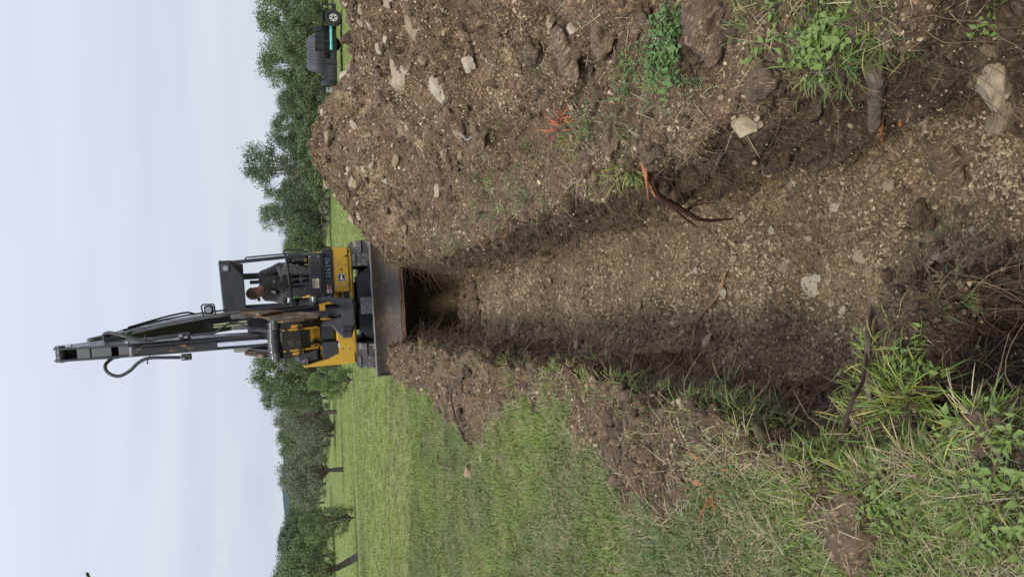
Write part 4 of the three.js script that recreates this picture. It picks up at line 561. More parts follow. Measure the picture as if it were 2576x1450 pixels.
{ // boom, arm and bucket stand in one upright plane, swung a little to one side
  const A0 = V(0.02, 0, 1.0), B0 = V(-0.18, 0, 3.0), dir = B0.clone().sub(A0).normalize(), lat = dir.clone().cross(V(0, 1, 0)).normalize(); // s forward, y up, w towards +x (against the third axis)
  const basis = M4().makeBasis(dir, V(0, 1, 0), lat.clone()).setPosition(A0);
  const Q = (g) => { g.applyMatrix4(basis); return g; };
  const plate = (pts, wid, w = 0, bev = 0.008) => Q(prism(pts, wid, bev).translate(0, 0, -w));
  const pin = (s, y, w0, w1, r) => Q(rod([s, y, -w0], [s, y, -w1], r, r, 16));
  const pt = (s, y, w) => { const v = V(s, y, -w).applyMatrix4(basis); return [v.x, v.y, v.z]; };
  const boomProf = [[-0.1, 1.08], [0.1, 1.08], [0.28, 1.6], [0.42, 2.1], [0.72, 2.52], [1.2, 2.9], [1.62, 3.12], [1.72, 3.25], [1.68, 3.38], [1.55, 3.44], [1.1, 3.32], [0.6, 3.05], [0.2, 2.6], [0.02, 2.1], [-0.08, 1.5]];
  const bm = E('boom', plate(boomProf, 0.2, 0, 0.012), BLK);
  part('side_stripe', [plate([[0.1, 1.95], [0.14, 1.95], [0.36, 2.45], [0.75, 2.83], [1.2, 3.1], [1.2, 3.13], [0.72, 2.87], [0.32, 2.48]], 0.212, 0, 0.001)], paint(0.55, 0.5, 0.38, 0.6), bm);
  part('boom_head', [pin(1.62, 3.28, -0.13, 0.13, 0.09), plate([[1.45, 3.15], [1.8, 3.18], [1.8, 3.36], [1.5, 3.42]], 0.24)], BLK2, bm);
  part('pin', [pin(0, 1.15, -0.19, 0.23, 0.045)], STEEL, bm);
  const bc = E('boom_cylinder', [Q(rod([0.22, 0.98, 0], [0.5, 1.75, 0], 0.055, 0.055, 14))], BLK2); part('rod', Q(rod([0.5, 1.75, 0], [0.68, 2.4, 0], 0.028)), CHROME, bc);
  const ac = E('arm_cylinder', [Q(rod([0.55, 3.12, 0], [1.35, 3.62, 0], 0.055, 0.055, 14))], BLK2); part('rod', Q(rod([1.35, 3.62, 0], [1.92, 3.7, 0], 0.03)), CHROME, ac);
  const pipe = E('boom_pipe', [tube([pt(0.12, 2.3, 0.13), pt(0.5, 2.75, 0.135), pt(1.0, 3.06, 0.135), pt(1.45, 3.24, 0.13)], 0.011, 24, 6)], BLK); part('pipe_rail', [tube([pt(0.55, 2.62, 0.15), pt(0.58, 2.68, 0.18), pt(0.8, 2.85, 0.185), pt(1.4, 3.2, 0.15)], 0.012, 24, 6)], BLK, pipe);
  for (const hg of [tube([pt(0.0, 1.25, 0.1), pt(0.12, 1.45, 0.11), pt(0.24, 1.8, 0.12), pt(0.22, 2.1, 0.125)], 0.02, 20, 7), tube([pt(0.02, 1.05, -0.06), pt(0.2, 1.2, -0.07), pt(0.3, 1.5, -0.07), pt(0.3, 1.75, -0.08)], 0.022, 20, 7)]) part('hose', hg, HOSE, pipe);
  // work lamp on a wire bracket
  const wl = E('boom_lamp', [tube([[0.085, 2.51, 1.62], [0.17, 2.525, 1.64], [0.225, 2.52, 1.65], [0.23, 2.42, 1.65], [0.23, 2.385, 1.65], [0.1, 2.37, 1.62]], 0.009, 24, 6), bx(0.115, 0.115, 0.07, 0.163, 2.44, 1.66, 0.03)], BLK); part('light_lens', rod([0.163, 2.44, 1.69], [0.163, 2.44, 1.706], 0.042, 0.039, 20), LENS, wl); part('light_bulb', rod([0.163, 2.44, 1.704], [0.163, 2.44, 1.712], 0.012, 0.008, 12), BOLT, wl);
  // arm
  const T = 2.0;
  const arm = E('arm', [plate([[T - 0.1, 3.72], [T - 0.03, 3.77], [T + 0.06, 3.77], [T + 0.1, 3.7], [T + 0.13, 3.25], [T + 0.12, 2.9], [T + 0.08, 1.62], [T, 1.52], [T - 0.08, 1.62], [T - 0.2, 2.8], [T - 0.3, 3.2], [T - 0.28, 3.4]], 0.022, 0.062), plate([[T - 0.1, 3.72], [T - 0.03, 3.77], [T + 0.06, 3.77], [T + 0.1, 3.7], [T + 0.13, 3.25], [T + 0.12, 2.9], [T + 0.08, 1.62], [T, 1.52], [T - 0.08, 1.62], [T - 0.2, 2.8], [T - 0.3, 3.2], [T - 0.28, 3.4]], 0.022, -0.062)], BLK2);
  for (const [y0, y1] of [[3.42, 3.54], [3.22, 3.405], [2.98, 3.15]]) part('front_plate', plate([[T + 0.085, y0], [T + 0.1, y0], [T + 0.1, y1], [T + 0.085, y1]], 0.102, 0, 0.002), paint(0.16, 0.168, 0.185, 0.5), arm);
  part('box_section', [plate([[T + 0.075, 2.9], [T + 0.07, 1.7], [T - 0.07, 1.7], [T - 0.17, 2.8]], 0.1, 0, 0.004), plate([[T - 0.02, 3.7], [T - 0.09, 3.65], [T - 0.26, 3.35], [T - 0.2, 3.3]], 0.1, 0, 0.004)], BLK, arm);
  for (const pg of [pin(T + 0.02, 3.71, -0.085, 0.085, 0.05), pin(1.72, 3.28, -0.14, 0.14, 0.05), pin(T, 1.58, -0.09, 0.09, 0.045)]) part('pin', pg, BLK, arm);
  part('pin_bolt', [bx(0.035, 0.06, 0.03, ...pt(T + 0.06, 3.62, 0.085), 0.005), bx(0.025, 0.03, 0.03, ...pt(T + 0.1, 3.06, 0.085), 0.005)], STEEL, arm);
  // bucket cylinder in front of the arm
  const cy = E('bucket_cylinder', [Q(rod([T + 0.175, 2.2, 0], [T + 0.175, 2.94, 0], 0.047, 0.047, 18))], CYLM); part('gland', Q(rod([T + 0.175, 2.17, 0], [T + 0.175, 2.23, 0], 0.052, 0.052, 18)), BLK, cy); part('rod', Q(rod([T + 0.175, 1.62, 0.0], [T + 0.175, 2.2, 0], 0.026, 0.026, 14)), CHROME, cy); part('cylinder_eye', [Q(rod([T + 0.13, 3.0, -0.05], [T + 0.13, 3.0, 0.05], 0.06, 0.06, 14)), bx(0.07, 0.09, 0.05, ...pt(T + 0.16, 2.97, 0), 0.02)], BLK2, cy);
  part('feed_pipe', [tube([pt(T + 0.2, 2.9, 0.05), pt(T + 0.2, 2.5, 0.055), pt(T + 0.18, 1.75, 0.06)], 0.01, 12, 6)], BLK, cy);
  // hoses and valves on the arm sides
  const va = E('valve_block', [bx(0.07, 0.11, 0.06, ...pt(T + 0.09, 2.5, 0.11), 0.008), rod(pt(T + 0.09, 2.42, 0.11), pt(T + 0.09, 2.34, 0.115), 0.013)], PLAS); part('fitting', [rod(pt(T + 0.1, 2.53, 0.12), pt(T + 0.1, 2.58, 0.12), 0.016), bx(0.02, 0.03, 0.03, ...pt(T + 0.13, 2.53, 0.12), 0.003), bx(0.02, 0.03, 0.03, ...pt(T + 0.13, 2.48, 0.1), 0.003)], STEEL, va);
  const vb = E('valve_block', [bx(0.07, 0.1, 0.06, ...pt(T + 0.09, 2.5, -0.12), 0.008)], PLAS); part('fitting', [rod(pt(T + 0.1, 2.54, -0.12), pt(T + 0.1, 2.58, -0.12), 0.016), bx(0.02, 0.025, 0.03, ...pt(T + 0.13, 2.52, -0.13), 0.003)], STEEL, vb);
  E('arm_hose', tube([pt(T + 0.1, 2.56, 0.12), pt(T + 0.12, 2.7, 0.115), pt(T + 0.12, 2.9, 0.1), pt(T + 0.1, 3.1, 0.16), pt(T + 0.02, 3.25, 0.19), pt(T - 0.1, 3.33, 0.15), pt(T - 0.3, 3.3, 0.12)], 0.019, 40, 9), HOSE);
  E('arm_hose', tube([pt(T + 0.1, 2.56, -0.12), pt(T + 0.12, 2.7, -0.105), pt(T + 0.12, 2.88, -0.1), pt(T + 0.12, 2.97, -0.14), pt(T + 0.12, 3.06, -0.22), pt(T + 0.12, 3.17, -0.265), pt(T + 0.1, 3.27, -0.22), pt(T + 0.06, 3.3, -0.15), pt(T, 3.24, -0.09), pt(T - 0.05, 3.15, -0.07)], 0.018, 54, 9), HOSE);
  E('arm_hose', tube([pt(T + 0.1, 2.34, 0.115), pt(T + 0.08, 2.2, 0.12), pt(T + 0.02, 2.08, 0.19), pt(T - 0.02, 1.98, 0.2), pt(T, 1.86, 0.14), pt(T, 1.75, 0.1)], 0.013, 30, 7), HOSE);
  for (const w of [0.1, -0.1]) E('hose_clamp', tube([pt(T + 0.1, 2.86, w * 0.8), pt(T + 0.14, 2.87, w * 1.1), pt(T + 0.14, 2.88, w * 1.5), pt(T + 0.1, 2.88, w * 1.5)], 0.006, 12, 5), BLK);
  // linkage and bucket
  for (const w of [0.105, -0.105]) E('link_plate', plate([[T - 0.1, 1.78], [T - 0.05, 1.86], [T + 0.02, 1.84], [T + 0.22, 1.64], [T + 0.22, 1.55], [T + 0.13, 1.54]], 0.025, w), PLAS);
  E('link_pin', [pin(T + 0.175, 1.595, -0.2, 0.2, 0.05), pin(T + 0.175, 1.595, -0.13, 0.13, 0.062), pin(T + 0.175, 1.595, -0.03, 0.03, 0.072)], BLK2);
  const side = [[T - 0.06, 1.66], [T + 0.2, 1.6], [T + 0.235, 1.48], [T + 0.21, 1.25], [T + 0.12, 1.1], [T - 0.08, 1.05], [T - 0.3, 1.1], [T - 0.42, 1.25], [T - 0.52, 1.6], [T - 0.56, 1.95], [T - 0.44, 1.93], [T - 0.25, 1.72]];
  const slim = (g) => { const p = g.attributes.position, m = basis.clone().invert(), v = V(0, 0, 0); for (let i = 0; i < p.count; i++) { v.fromBufferAttribute(p, i).applyMatrix4(m); if (v.z > 0) v.z *= 1 - 0.4 * clamp((1.5 - v.y) / 0.42); v.y += 0.12 * clamp((1.4 - v.y) / 0.5) * 0.3; v.applyMatrix4(basis); p.setXYZ(i, v.x, v.y, v.z); } g.computeVertexNormals(); return g; };
  const bk = E('bucket', (() => { const outer = [[T + 0.235, 1.5], [T + 0.22, 1.3], [T + 0.15, 1.14], [T, 1.06], [T - 0.16, 1.055], [T - 0.31, 1.12], [T - 0.42, 1.28], [T - 0.5, 1.55], [T - 0.56, 1.92]]; const inner = outer.map(([s, y], i) => [s - 0.02 * (i < 4 ? 1 : -0.7), y + (i > 1 && i < 7 ? 0.018 : 0)]).reverse(); return slim(plate([...outer, ...inner], 0.4, 0, 0.002)); })(), BUCKB);
  for (const w of [0.21, -0.21]) { const pl = part('side_plate', slim(plate(side, 0.022, w, 0.003)), w > 0 ? EARTHY : BUCKB, bk); void pl; part('side_cutter', plate([[T - 0.22, 1.74], [T - 0.46, 1.96], [T - 0.6, 1.98], [T - 0.56, 1.6], [T - 0.42, 1.5]], 0.03, w * 1.14, 0.006), EARTHY, bk); }
  for (const w of [-0.2, -0.067, 0.067, 0.2]) part('tooth', plate([[T - 0.6, 1.9], [T - 0.52, 1.9], [T - 0.54, 2.08], [T - 0.59, 2.1]], 0.05, w, 0.008), mat(0.24, 0.23, 0.22, 0.6, 0.4), bk);
  for (const w of [0.115, -0.115]) part('wear_strip', plate([[T + 0.23, 1.5], [T + 0.25, 1.5], [T + 0.235, 1.28], [T + 0.165, 1.12], [T + 0.145, 1.135], [T + 0.21, 1.28]], 0.02, w, 0.003), YELW, bk);
  for (const w of [0.15, -0.15]) part('hook_ear', [plate([[T + 0.2, 1.4], [T + 0.25, 1.4], [T + 0.24, 1.28], [T + 0.2, 1.28]], 0.035, w, 0.006)], YELW, bk);
  part('coupler_bar', [plate([[T + 0.17, 1.2], [T + 0.2, 1.2], [T + 0.175, 1.155], [T + 0.15, 1.16]], 0.22, 0, 0.004), plate([[T + 0.14, 1.15], [T + 0.17, 1.145], [T + 0.13, 1.095], [T + 0.1, 1.105]], 0.22, 0, 0.004)], YELW, bk);
  part('bucket_hinge', [pin(T + 0.175, 1.57, 0.13, 0.225, 0.055), pin(T + 0.175, 1.57, -0.225, -0.13, 0.055), pin(T, 1.58, -0.225, 0.225, 0.04)], PLAS, bk);
}

// ---------------------------------------------------------------- operator
{
  const G = thing('person', 'operator in grey work clothes and camouflage cap bent over the levers', 'person', null, [-0.27, 0, -11.4]); G.rotation.z = 0.045;
  const caps = [], seg = (a, b, r0, r1, c) => caps.push([V(...a), V(...b), r0, r1, c]);
  // joints in the machine's own metres: pelvis on the seat, trunk stooped forward and to the side
  const pel = [0.49, 1.42, -0.12], chest = [0.465, 1.72, -0.02], shR = [0.6, 1.86, 0.0], shL = [0.3, 1.82, 0.08], neck = [0.42, 1.88, 0.07], headC = [0.345, 1.985, 0.14];
  const CL = [0.075, 0.07, 0.07], DK = [0.04, 0.04, 0.043], SK = [0.42, 0.2, 0.145], GL = [0.035, 0.036, 0.038];
  seg(pel, [0.48, 1.56, -0.08], 0.16, 0.15, CL); seg([0.48, 1.56, -0.08], chest, 0.15, 0.155, CL); seg(chest, [0.45, 1.8, 0.02], 0.15, 0.12, CL); seg(shR, shL, 0.085, 0.085, CL);
  seg([0.44, 1.84, 0.03], neck, 0.07, 0.06, CL); seg(neck, [0.37, 1.95, 0.12], 0.056, 0.058, SK);
  const elR = [0.72, 1.62, 0.06], wrR = [0.57, 1.58, 0.3], elL = [0.22, 1.6, 0.12], wrL = [0.31, 1.58, 0.33];
  seg(shR, elR, 0.075, 0.062, CL); seg(elR, wrR, 0.058, 0.043, CL); seg(shL, elL, 0.072, 0.06, CL); seg(elL, wrL, 0.056, 0.043, CL);
  for (const [w, k, fx] of [[wrR, -1, 0.5], [wrL, 1, 0.36]]) { // gloved hands: palm, four curled fingers, thumb from the side
    const palm = [w[0] + k * 0.055, w[1] - 0.005, w[2] + 0.055]; seg(w, palm, 0.036, 0.038, GL); seg([palm[0], palm[1] + 0.02, palm[2]], [palm[0], palm[1] - 0.02, palm[2]], 0.03, 0.03, GL); void fx;
    for (let i = 0; i < 4; i++) { const y = palm[1] + 0.032 - i * 0.022, L = [0.032, 0.036, 0.034, 0.026][i]; const a = [palm[0] + k * 0.018, y, palm[2] + 0.022], b = [a[0] + k * L, y - 0.006, a[2] + 0.006], c = [b[0] + k * 0.002, y - 0.014, b[2] - 0.032]; seg(a, b, 0.0105, 0.0098, GL); seg(b, c, 0.0098, 0.0085, GL); }
    const t0 = [palm[0] - k * 0.005, palm[1] + 0.03, palm[2] - 0.01]; seg(t0, [t0[0] + k * 0.03, t0[1] + 0.024, t0[2] + 0.012], 0.0125, 0.011, GL); seg([t0[0] + k * 0.03, t0[1] + 0.024, t0[2] + 0.012], [t0[0] + k * 0.052, t0[1] + 0.018, t0[2] + 0.02], 0.011, 0.009, GL);
  }
  const knR = [0.66, 1.5, 0.33], knL = [0.33, 1.5, 0.35];
  seg([0.56, 1.42, -0.1], knR, 0.11, 0.078, CL); seg([0.42, 1.42, -0.1], knL, 0.11, 0.078, CL); seg(knR, [0.62, 1.1, 0.42], 0.076, 0.058, CL); seg(knL, [0.34, 1.1, 0.44], 0.076, 0.058, CL);
  seg([0.62, 1.08, 0.42], [0.62, 1.06, 0.56], 0.048, 0.04, DK); seg([0.34, 1.08, 0.44], [0.34, 1.06, 0.57], 0.048, 0.04, DK);
  // sdf meshing
  function mesh(cx, cy, cz, half, res, field, color) {
    const mc = new MarchingCubes(res, new THREE.MeshStandardMaterial(), false, false, 140000); mc.isolation = 0; const n = mc.size, hs = n / 2;
    for (let k = 0; k < n; k++) for (let j = 0; j < n; j++) for (let i = 0; i < n; i++) mc.field[i + j * n + k * n * n] = -field(cx + (i - hs) / hs * half, cy + (j - hs) / hs * half, cz + (k - hs) / hs * half);
    mc.update(); const c = mc.count, p = new Float32Array(c * 3), nn = new Float32Array(c * 3), cc = new Float32Array(c * 3);
    for (let i = 0; i < c; i++) { const x = cx + mc.positionArray[i * 3] * half, y = cy + mc.positionArray[i * 3 + 1] * half, z = cz + mc.positionArray[i * 3 + 2] * half; p.set([x, y, z], i * 3); const l = Math.hypot(mc.normalArray[i * 3], mc.normalArray[i * 3 + 1], mc.normalArray[i * 3 + 2]) || 1; for (let q = 0; q < 3; q++) nn[i * 3 + q] = mc.normalArray[i * 3 + q] / l; cc.set(color(x, y, z), i * 3); }
    const g = new THREE.BufferGeometry(); g.setAttribute('position', new THREE.BufferAttribute(p, 3)); g.setAttribute('normal', new THREE.BufferAttribute(nn, 3)); g.setAttribute('color', new THREE.BufferAttribute(cc, 3)); return flat(g);
  }
  const smin = (a, b, k) => { const h = clamp(0.5 + 0.5 * (b - a) / k); return lerp(b, a, h) - k * h * (1 - h); };
  const dist = (c, x, y, z) => { const [a, b, r0, r1] = c, dx = b.x - a.x, dy = b.y - a.y, dz = b.z - a.z, L = dx * dx + dy * dy + dz * dz || 1e-9, t = clamp(((x - a.x) * dx + (y - a.y) * dy + (z - a.z) * dz) / L); return Math.hypot(x - a.x - dx * t, y - a.y - dy * t, z - a.z - dz * t) - lerp(r0, r1, t); };
  const isHand = (c) => c[4] === GL, bodyC = caps.filter((c) => !isHand(c)), handC = caps.filter(isHand);
  // head frame: looks down towards the boom side and a little to the viewer's left
  const look = V(-0.5, -0.42, 0.62).normalize(), side_ = V(0, 1, 0).cross(look).normalize(), top = look.clone().cross(side_).normalize();
  const HC = V(...headC), loc = (x, y, z) => { const v = V(x, y, z).sub(HC); return [v.dot(side_), v.dot(top), v.dot(look)]; };
  const ell = (p, c, r) => { const q = Math.hypot((p[0] - c[0]) / r[0], (p[1] - c[1]) / r[1], (p[2] - c[2]) / r[2]); return (q - 1) * Math.min(...r); };
  const head = (x, y, z) => { const p = loc(x, y, z), m = [Math.abs(p[0]), p[1], p[2]]; let d = ell(p, [0, 0.02, -0.01], [0.077, 0.105, 0.097]); d = smin(d, ell(p, [0, -0.06, 0.025], [0.058, 0.062, 0.068]), 0.03); d = smin(d, ell(p, [0, -0.012, 0.098], [0.013, 0.025, 0.02]), 0.014); d = smin(d, ell(m, [0.08, -0.012, -0.012], [0.012, 0.032, 0.02]), 0.008); d = Math.max(d, -ell(m, [0.033, 0.012, 0.097], [0.016, 0.011, 0.014])); d = smin(d, ell(p, [0, -0.062, 0.085], [0.024, 0.008, 0.012]), 0.008); return d; };
  const noise = (x, y, z) => 0.006 * n3(x * 16, y * 16, z * 16) + 0.004 * n3(x * 34, y * 30, z * 34);
  const bodyF = (x, y, z) => { let d = 9; for (const c of bodyC) d = smin(d, dist(c, x, y, z), c[4] === SK ? 0.02 : 0.035); return d + (y < 1.88 ? noise(x, y, z) : 0); };
  const colr = (x, y, z) => { let b = 9, r = CL; for (const c of bodyC) { const d = dist(c, x, y, z); if (d < b) { b = d; r = c[4]; } } const v = 1 + 0.18 * n3(x * 22, y * 22, z * 22); return [r[0] * v, r[1] * v, r[2] * v]; };
  const parts = [mesh(0.47, 1.5, 0.12, 0.56, 100, bodyF, colr)];
  parts.push(mesh(HC.x, HC.y - 0.02, HC.z, 0.16, 96, (x, y, z) => Math.min(head(x, y, z), dist([V(...neck), V(0.37, 1.95, 0.12), 0.056, 0.058], x, y, z)), (x, y, z) => { const p = loc(x, y, z); if (ell([Math.abs(p[0]), p[1], p[2]], [0.033, 0.012, 0.085], [0.014, 0.009, 0.012]) < 0.003) return [0.08, 0.05, 0.045]; if (p[1] < -0.045 && p[2] > 0.02) return [0.3, 0.16, 0.12]; if (Math.abs(p[1] + 0.062) < 0.006 && p[2] > 0.07) return [0.3, 0.1, 0.09]; const v = 1 + 0.1 * n3(x * 40, y * 40, z * 40); return [0.42 * v, 0.2 * v, 0.145 * v]; }));
  for (const w of [wrR, wrL]) { const k = w === wrR ? -1 : 1, cx = w[0] + k * 0.06, cy = w[1], cz = w[2] + 0.06; parts.push(mesh(cx, cy, cz, 0.1, 72, (x, y, z) => { let d = 9; for (const c of handC) d = c[2] < 0.02 ? Math.min(d, dist(c, x, y, z)) : smin(d, dist(c, x, y, z), 0.008); return d; }, () => GL)); }
  part('body', mergeGeometries(parts), new THREE.MeshStandardMaterial({ vertexColors: true, roughness: 0.85 }), G);
  const camo = new THREE.MeshStandardMaterial({ map: wornTex([0.44, 0.37, 0.31], [0.27, 0.23, 0.2], 31, 0.02), roughness: 0.9 });
  const fr = M4().makeBasis(side_, top, look).setPosition(HC), H = (g) => g.applyMatrix4(fr);
  const crown = new THREE.SphereGeometry(1, 24, 14, 0, 6.2832, 0, 1.62); crown.scale(0.086, 0.105, 0.108); crown.translate(0, 0.032, -0.008);
  const cap = part('cap', [H(crown)], camo, G); const bill = new THREE.CylinderGeometry(0.082, 0.082, 0.008, 24, 1, false, -1.25, 2.5); bill.scale(1, 1, 1.15); bill.applyMatrix4(M4().makeRotationX(0.22)); bill.translate(0, 0.028, 0.075); part('bill', H(bill), camo, cap);
  part('shirt_patch', bx(0.03, 0.03, 0.004, 0.505, 1.715, 0.137, 0.001, -0.1), mat(0.42, 0.36, 0.27, 0.8), G);
  part('shirt_print', bx(0.07, 0.06, 0.004, 0.33, 1.73, 0.145, 0.002, -0.15, -0.35), new THREE.MeshStandardMaterial({ map: wornTex([0.75, 0.78, 0.72], [0.25, 0.36, 0.3], 41, 0.1), roughness: 0.85 }), G);
}

// ---------------------------------------------------------------- trailer and its load
{
  const c = [9.45, 0, -28.6], yG = macro(c[0], c[2]); c[1] = yG;
  const yaw = 0.16, L = 3.85, BK = mat(0.018, 0.019, 0.021, 0.45), TY = mat(0.03, 0.03, 0.032, 0.85), WH = mat(0.62, 0.62, 0.6, 0.45), PL = new THREE.MeshStandardMaterial({ color: col(0.055, 0.058, 0.066), roughness: 0.55 }), PLD = mat(0.02, 0.021, 0.023, 0.6), TEAL = mat(0.16, 0.62, 0.6, 0.45);
  const T = thing('utility_trailer', 'black open utility trailer parked beyond the heap', 'trailer', null, c, yaw);
  part('bed', [bx(L, 0.06, 1.7, 0, 0.36, -0.85, 0.01)], mat(0.08, 0.065, 0.05, 0.85), T);
  part('frame', [bx(L, 0.15, 0.07, 0, 0.3, 0, 0.01), bx(L, 0.15, 0.07, 0, 0.3, -1.7, 0.01), bx(0.07, 0.13, 1.63, L / 2 - 0.035, 0.3, -0.85, 0.01), bx(0.07, 0.13, 1.63, -L / 2 + 0.035, 0.3, -0.85, 0.01)], BK, T);
  for (const z of [0, -1.7]) { part('top_rail', bx(L, 0.05, 0.05, 0, 0.74, z, 0.008), BK, T); for (const x of [-1.9, -1.55, -0.6, 0.3, 0.95, 1.55, 1.9]) part('post', bx(0.05, 0.4, 0.05, x, 0.54, z, 0.006), BK, T); }
  part('end_rail', bx(0.05, 0.05, 1.66, -L / 2 + 0.03, 0.74, -0.85, 0.008), BK, T);
  for (const [x, z] of [[1.22, 0.17], [1.22, -1.9]]) { const w = part('wheel', (() => { const g = new THREE.TorusGeometry(0.25, 0.1, 12, 30); g.scale(1, 1, 1.05); g.translate(x, 0.345, z); return g; })(), TY, T); part('rim', [rod([x, 0.345, z - 0.05], [x, 0.345, z + 0.05], 0.185, 0.185, 24)], WH, w); for (let i = 0; i < 5; i++) { const a = i * 1.2566; part('rim_hole', rod([x + Math.cos(a) * 0.11, 0.345 + Math.sin(a) * 0.11, z + 0.045], [x + Math.cos(a) * 0.11, 0.345 + Math.sin(a) * 0.11, z + 0.054], 0.032, 0.032, 10), TY, w); } part('hub', rod([x, 0.345, z + 0.05], [x, 0.345, z + 0.085], 0.05, 0.04, 12), BK, w); }
  part('fender', bx(0.95, 0.03, 0.28, 1.22, 0.76, 0.18, 0.01), BK, T);
  { const w = part('spare_wheel', (() => { const g = new THREE.TorusGeometry(0.24, 0.1, 12, 28); g.rotateY(1.25); g.translate(-1.5, 0.52, 0.1); return g; })(), TY, T); part('rim', (() => { const g = rod([0, 0, -0.04], [0, 0, 0.04], 0.17, 0.17, 20); g.rotateY(1.25); g.translate(-1.5, 0.52, 0.1); return g; })(), WH, w); }
  part('tongue_jack', [rod([-1.75, 0.1, 0.02], [-1.75, 0.62, 0.02], 0.035), bx(0.16, 0.06, 0.06, -1.7, 0.62, 0.02, 0.01)], mat(0.5, 0.5, 0.5, 0.5, 0.4), T);
  const W = (x, y, z) => { const v = V(x, y, z).applyAxisAngle(V(0, 1, 0), yaw); return [c[0] + v.x, c[1] + v.y, c[2] + v.z]; };
  // ribbed plastic tank
  const tk = thing('plastic_tank', 'dark grey ribbed plastic tank with rounded end on the trailer', 'tank', null, W(0.18, 0.39, -0.8), yaw - 0.62);
  const prof = [[0, -0.72], [0.25, -0.71], [0.4, -0.64], [0.45, -0.54]]; for (let i = 0; i < 8; i++) { const z = -0.5 + i * 0.115; prof.push([0.45, z], [0.485, z + 0.02], [0.485, z + 0.06], [0.45, z + 0.08]); } prof.push([0.47, 0.46], [0.45, 0.6], [0.36, 0.68], [0.2, 0.72], [0, 0.73]);
  const lathe = new THREE.LatheGeometry(prof.map(([r, z]) => new THREE.Vector2(r, z)), 40); lathe.rotateZ(Math.PI / 2); lathe.translate(0, 0.49, 0); part('shell', toCreasedNormals(lathe, 0.6), PL, tk); part('foot', bx(1.1, 0.12, 0.5, 0, 0.06, 0, 0.02), PL, tk);
  // stacked black boxes
  for (let i = 0; i < 4; i++) { const o = thing('plastic_chamber', ['black upright panel box nearest the trailer wheel', 'second black upright box from the trailer wheel', 'third black upright box from the trailer wheel', 'black upright box nearest the tank end'][i], 'box', 'black boxes stacked on the trailer', W(0.88 - i * 0.235, 0.39, -0.28), yaw); part('shell', bx(0.225, 0.66, 0.34, 0, 0.33, 0, 0.012), PLD, o); part('rib', bx(0.19, 0.6, 0.01, 0, 0.33, 0.174, 0.003), PLD, o); }
  for (let i = 0; i < 4; i++) { const o = thing('pipe', ['teal pipe length nearest the trailer wheel', 'second teal pipe length from the trailer wheel', 'third teal pipe length from the trailer wheel', 'teal pipe length with its open end showing'][i], 'pipe', 'teal pipes on the trailer edge', W(0.98 - i * 0.31, 0.43, 0.1), yaw); part('barrel', rod([-0.145, 0, 0], [0.145, 0, 0], 0.052, 0.052, 16), TEAL, o); part('bore', rod([-0.147, 0, 0], [-0.13, 0, 0], 0.044, 0.044, 16), PLD, o); }
  { const o = thing('corrugated_crate', 'low dark corrugated plastic crate beside the tank end', 'crate', null, W(-0.85, 0.39, -0.3), yaw); part('body', bx(0.95, 0.3, 0.5, 0, 0.15, 0, 0.02), PL, o); for (let i = 0; i < 6; i++) part('rib', bx(0.05, 0.28, 0.03, -0.4 + i * 0.16, 0.15, 0.26, 0.008), PL, o); }
  { const o = thing('white_tool_box', 'small white box at the tongue end of the trailer', 'box', null, W(-1.62, 0.39, -0.1), yaw); part('body', bx(0.12, 0.2, 0.16, 0, 0.1, 0, 0.015), WH, o); part('lid', bx(0.13, 0.03, 0.17, 0, 0.21, 0, 0.01), WH, o); }
}

